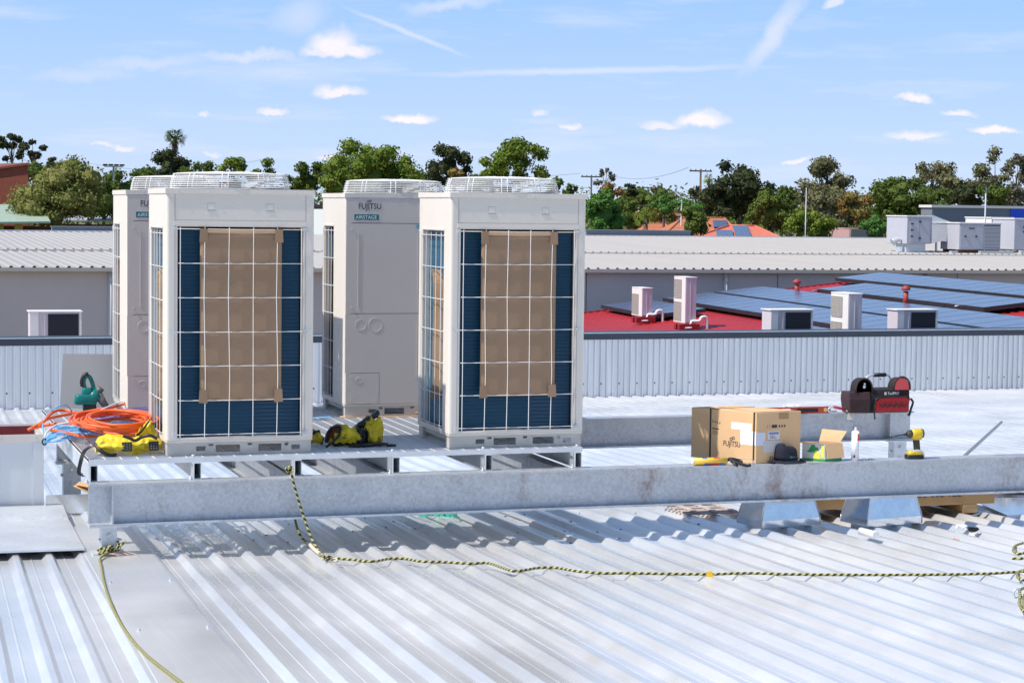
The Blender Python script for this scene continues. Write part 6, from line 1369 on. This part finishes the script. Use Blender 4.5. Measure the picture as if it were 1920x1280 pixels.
# leaf blower
c = G(165, 770, .01); c = at_y(168, 765, 2.7); t = thing('blower', 'teal cordless blower standing before the leaning metal sheet', 'blower', (c.x, c.y, .002)); TEALP = mat('teal_plastic', (.0, .17, .16), .4, var=.15)
Tm = Matrix.Translation((0, 0, -.0))
mb = MB(); rb = Vector((-.03, 0, 0)); rbox(mb, rb, .085, .05, .075, .15, tp=.95); rbox(mb, rb+Vector((.01, 0, 0)), .045, .04, .13, .20, tp=.8); mb.cyl((.0, -.0, .11), (.07, -.01, .16), .05, .045, 16); mb.build('housing', TEALP, t)
mb = MB(); mb.tube(spline([(-.03, 0, .18), (-.045, 0, .24), (-.03, 0, .285), (.0, 0, .28), (.025, 0, .22), (.03, 0, .17)], 5), .016, 8, rs=None); mb.build('handle', TEALP, t)
mb = MB(); mb.tube(spline([(-.05, 0, .21), (-.055, 0, .25), (-.035, 0, .295), (-.01, 0, .30)], 4), .018, 8); mb.build('handle_back', BLACK, t); mb = MB(); rbox(mb, Vector((.0, 0, 0)), .05, .045, .0, .078); mb.build('battery', BLACK, t)
mb = MB(); mb.cyl((.055, -.01, .155), (.085, -.015, .20), .028, n=14); mb.cyl((.06, -.01, .15), (.13, -.02, .04), .034, .024, 14); mb.build('nozzle', mat('grey_nozzle', (.13, .12, .12), .5), t); mb = MB(); mb.cyl((.128, -.02, .045), (.155, -.025, .005), .026, .022, 14); mb.build('nozzle_tip', GALVN, t)

# ------------------------------------------------------------------ yellow bags
def softbag(mb, pts, rad_, n=40, seed=0, fold=.18, mi=0, flat=.001, mifn=None):
    pts = spline([Vector(p) for p in pts], 10); rings = []; m_ = len(pts)
    for i, p in enumerate(pts):
        u = i/(m_-1); k = u*(len(rad_)-1); j = min(len(rad_)-2, int(k)); f = k-j; ry, rz_ = (rad_[j][c_]*(1-f)+rad_[j+1][c_]*f for c_ in (0, 1))
        g = []
        for q in range(n):
            a = 2*PI*q/n; nz_ = noise.noise(Vector((math.cos(a)*1.3+seed, math.sin(a)*1.3, u*5)))*fold*1.3-abs(noise.noise(Vector((math.cos(a)*2.6+seed+u*5, math.sin(a)*2.6, u*9-math.cos(a)*2))))*fold*1.5
            g.append(Vector((p.x+.01*nz_, p.y+ry*math.cos(a)*(1+nz_), max(flat, p.z+rz_*math.sin(a)*(1+nz_*1.4)))))
        rings.append(g)
    n0 = len(mb.f); mb.loft(rings, mi)
    if mifn:
        for i in range(m_-1):
            for q in range(n):
                if mifn(i/(m_-1), q/n): mb.mi[n0+i*n+q] = 1
YB = YEL
t = thing('harness_bag', 'yellow bag with black mesh patches lying at the front left corner of the deck', 'bag', (G(230, 850).x, .25, .002)); o_ = Vector(t.location)
x0 = G(172, 846, .0).x; x1_ = G(296, 843, .0).x; W_ = x1_-x0
mb = MB(); softbag(mb, [(x0, .17, .05), (x0+W_*.12, .20, .065), (x0+W_*.35, .20, .070), (x0+W_*.6, .20, .055), (x0+W_*.8, .20, .062), (x0+W_*1.0, .20, .05)], [(.05, .03), (.11, .052), (.14, .058), (.13, .05), (.14, .055), (.12, .05), (.05, .03)], seed=1, fold=.24); wp(t, mb, 'bag_body', YB)
mb = MB(); softbag(mb, [(x0+W_*.62, .32, .07), (x0+W_*.74, .34, .12), (x0+W_*.86, .33, .145), (x0+W_*.97, .30, .07)], [(.03, .02), (.05, .045), (.06, .055), (.03, .02)], seed=5, fold=.25, n=18); wp(t, mb, 'collar', YB)
mb = MB(); mb.tube(spline([(x0+W_*.60, .29, .09), (x0+W_*.72, .29, .13), (x0+W_*.80, .28, .18), (x0+W_*.84, .28, .20)], 5), .007, 6); mb.tube(spline([(x0+W_*.38, .075, .13), (x0+W_*.48, .06, .115), (x0+W_*.56, .06, .10), (x0+W_*.66, .075, .12), (x0+W_*.78, .06, .13), (x0+W_*.88, .06, .11)], 5), .011, 6, rs=None); mb.tube(spline([(x0-.005, .15, .075), (x0+.02, .10, .04), (x0+.07, .08, .012), (x0+.12, .08, .008)], 5), .012, 6); wp(t, mb, 'webbing', BLACK)
for u in (.36, .76):
    F = faceM((x0+W_*u, .048 if u < .5 else .052, .035), (1, -.05, 0.03), (0, .35, 1)); mb = MB(); rect(mb, F, 0, .062, 0, .058, .0, 0, .004)
    for i in range(3):
        for k in range(3): rect(mb, F, .010+.017*i, .018+.017*i, .009+.016*k, .017+.016*k, .0018, 1, .001)
    wp(t, mb, 'mesh_patch', [BLACK, mat('patch_grey', (.14, .14, .14), .7)])
mb = MB(); pts = spline([at_y(168, 838, .05), at_y(158, 846, -.02), at_y(152, 862, -.06), at_y(148, 886, -.06), at_y(158, 893, -.07)], 6)
for i in range(len(pts)-1): mb.slab([pts[i]+Vector((-.012, 0, 0)), pts[i]+Vector((.012, -.006, 0)), pts[i+1]+Vector((.012, -.006, 0)), pts[i+1]+Vector((-.012, 0, 0))], .003)
wp(t, mb, 'hanging_strap', BLACK)
# middle bag
x0 = G(592, 840, .0).x; x1_ = G(732, 838, .0).x; W_ = x1_-x0; yb_ = .32
t = thing('harness_bag', 'yellow and black bag slumped on the deck between the two front units', 'bag', (x0+W_/2, yb_, .002))
mb = MB(); softbag(mb, [(x0+W_*.20, yb_, .05), (x0+W_*.34, yb_, .075), (x0+W_*.5, yb_, .07), (x0+W_*.64, yb_, .06)], [(.05, .03), (.12, .075), (.12, .068), (.10, .055)], seed=3, fold=.2, mifn=lambda u, q: .60 < q < .70); wp(t, mb, 'bag_body', [YB, BLACK])
mb = MB(); softbag(mb, [(x0+W_*.62, yb_, .06), (x0+W_*.74, yb_, .085), (x0+W_*.86, yb_, .10), (x0+W_*.97, yb_+.02, .10)], [(.08, .05), (.11, .08), (.11, .10), (.07, .095), (.02, .05)], seed=8, fold=.3); wp(t, mb, 'bag_end', YB)
mb = MB(); softbag(mb, [(x0+W_*.55, yb_, .06), (x0+W_*.64, yb_-.01, .07), (x0+W_*.70, yb_-.015, .065)], [(.10, .055), (.125, .078), (.11, .06)], seed=4, fold=.25, n=20); softbag(mb, [(x0+W_*.62, yb_+.02, .13), (x0+W_*.76, yb_+.03, .165), (x0+W_*.92, yb_+.05, .215)], [(.05, .02), (.06, .03), (.04, .02)], seed=9, fold=.3, n=14); softbag(mb, [(x0+W_*.45, yb_-.10, .012), (x0+W_*.65, yb_-.11, .018), (x0+W_*.98, yb_-.10, .018)], [(.02, .01), (.03, .02), (.02, .012)], seed=2, fold=.3, n=12); softbag(mb, [(x0+W_*.96, yb_-.11, .01), (x0+W_*1.08, yb_-.12, .012)], [(.012, .01), (.012, .008)], seed=2, n=10); wp(t, mb, 'black_panel', BLACK)
mb = MB(); softbag(mb, [(x0+W_*.18, yb_-.02, .055), (x0+W_*.24, yb_-.03, .095), (x0+W_*.33, yb_-.03, .105)], [(.03, .025), (.06, .045), (.04, .03)], seed=6, n=16, fold=.3); wp(t, mb, 'opening', mat('rust_lining', (.13, .035, .015), .8))
mb = MB(); mb.tube(spline([(x0+W_*.15, yb_-.05, .03), (x0+W_*.17, yb_-.05, .09), (x0+W_*.24, yb_-.06, .135), (x0+W_*.34, yb_-.06, .135), (x0+W_*.30, yb_-.10, .08), (x0+W_*.17, yb_-.11, .025), (x0+W_*.12, yb_-.11, .01)], 6), .009, 6); wp(t, mb, 'piping', BLACK)
mb = MB(); softbag(mb, [(x0-.04, yb_, .05), (x0+W_*.05, yb_, .07), (x0+W_*.13, yb_, .04)], [(.05, .03), (.07, .05), (.04, .03)], seed=12, n=16, fold=.25, mifn=lambda u, q: .2 < q < .35 or u > .75); wp(t, mb, 'bag_flap', [YB, BLACK])
F = faceM((x0+W_*.39, yb_-.112, .055), (1, 0, 0), (-.1, .3, 1)); mb = MB(); mb.tube([F @ Vector((.022*math.cos(a), .03+.02*math.sin(a), .004)) for a in [2*PI*i/12 for i in range(12)]], .003, 5, closed=True); mb.tube([F @ Vector((-.012, .012, .004)), F @ Vector((.014, .05, .004))], .003, 5); wp(t, mb, 'printed_mark', mat('olive_print', (.08, .07, .01), .7))
# blue strapping scrap and white tissue on the deck
p = G(600, 786, .003); mb = MB(); rnd = random.Random(1)
for k in range(4): mb.slab([Vector((-.10+.02*k, .06-.03*k, .004+.003*k)), Vector((.09, .09-.03*k, .012)), Vector((.10, .075-.03*k, .012)), Vector((-.08+.02*k, .04-.03*k, .006+.003*k))], .002)
tag(mb.build('plastic_scrap', mat('sky_blue_film', (.20, .50, .80), .4), loc=p), 'light blue film scrap on the deck beside the rear right unit', 'scrap')
for (px, lab) in ((706, 'flattened brown board poking out under the badged rear unit'),):
    p = G(690, 781, .002); mb = MB(); mb.slab([(-.22, -.02, .004), (.42, -.04, .004), (.42, .2, .006), (-.18, .2, .006)], .004); mb.slab([(.36, -.05, .03), (.50, -.02, .045), (.50, .05, .045), (.38, .03, .03)], .004); tag(mb.build('board_offcut', CARD2, loc=p), lab, 'cardboard')
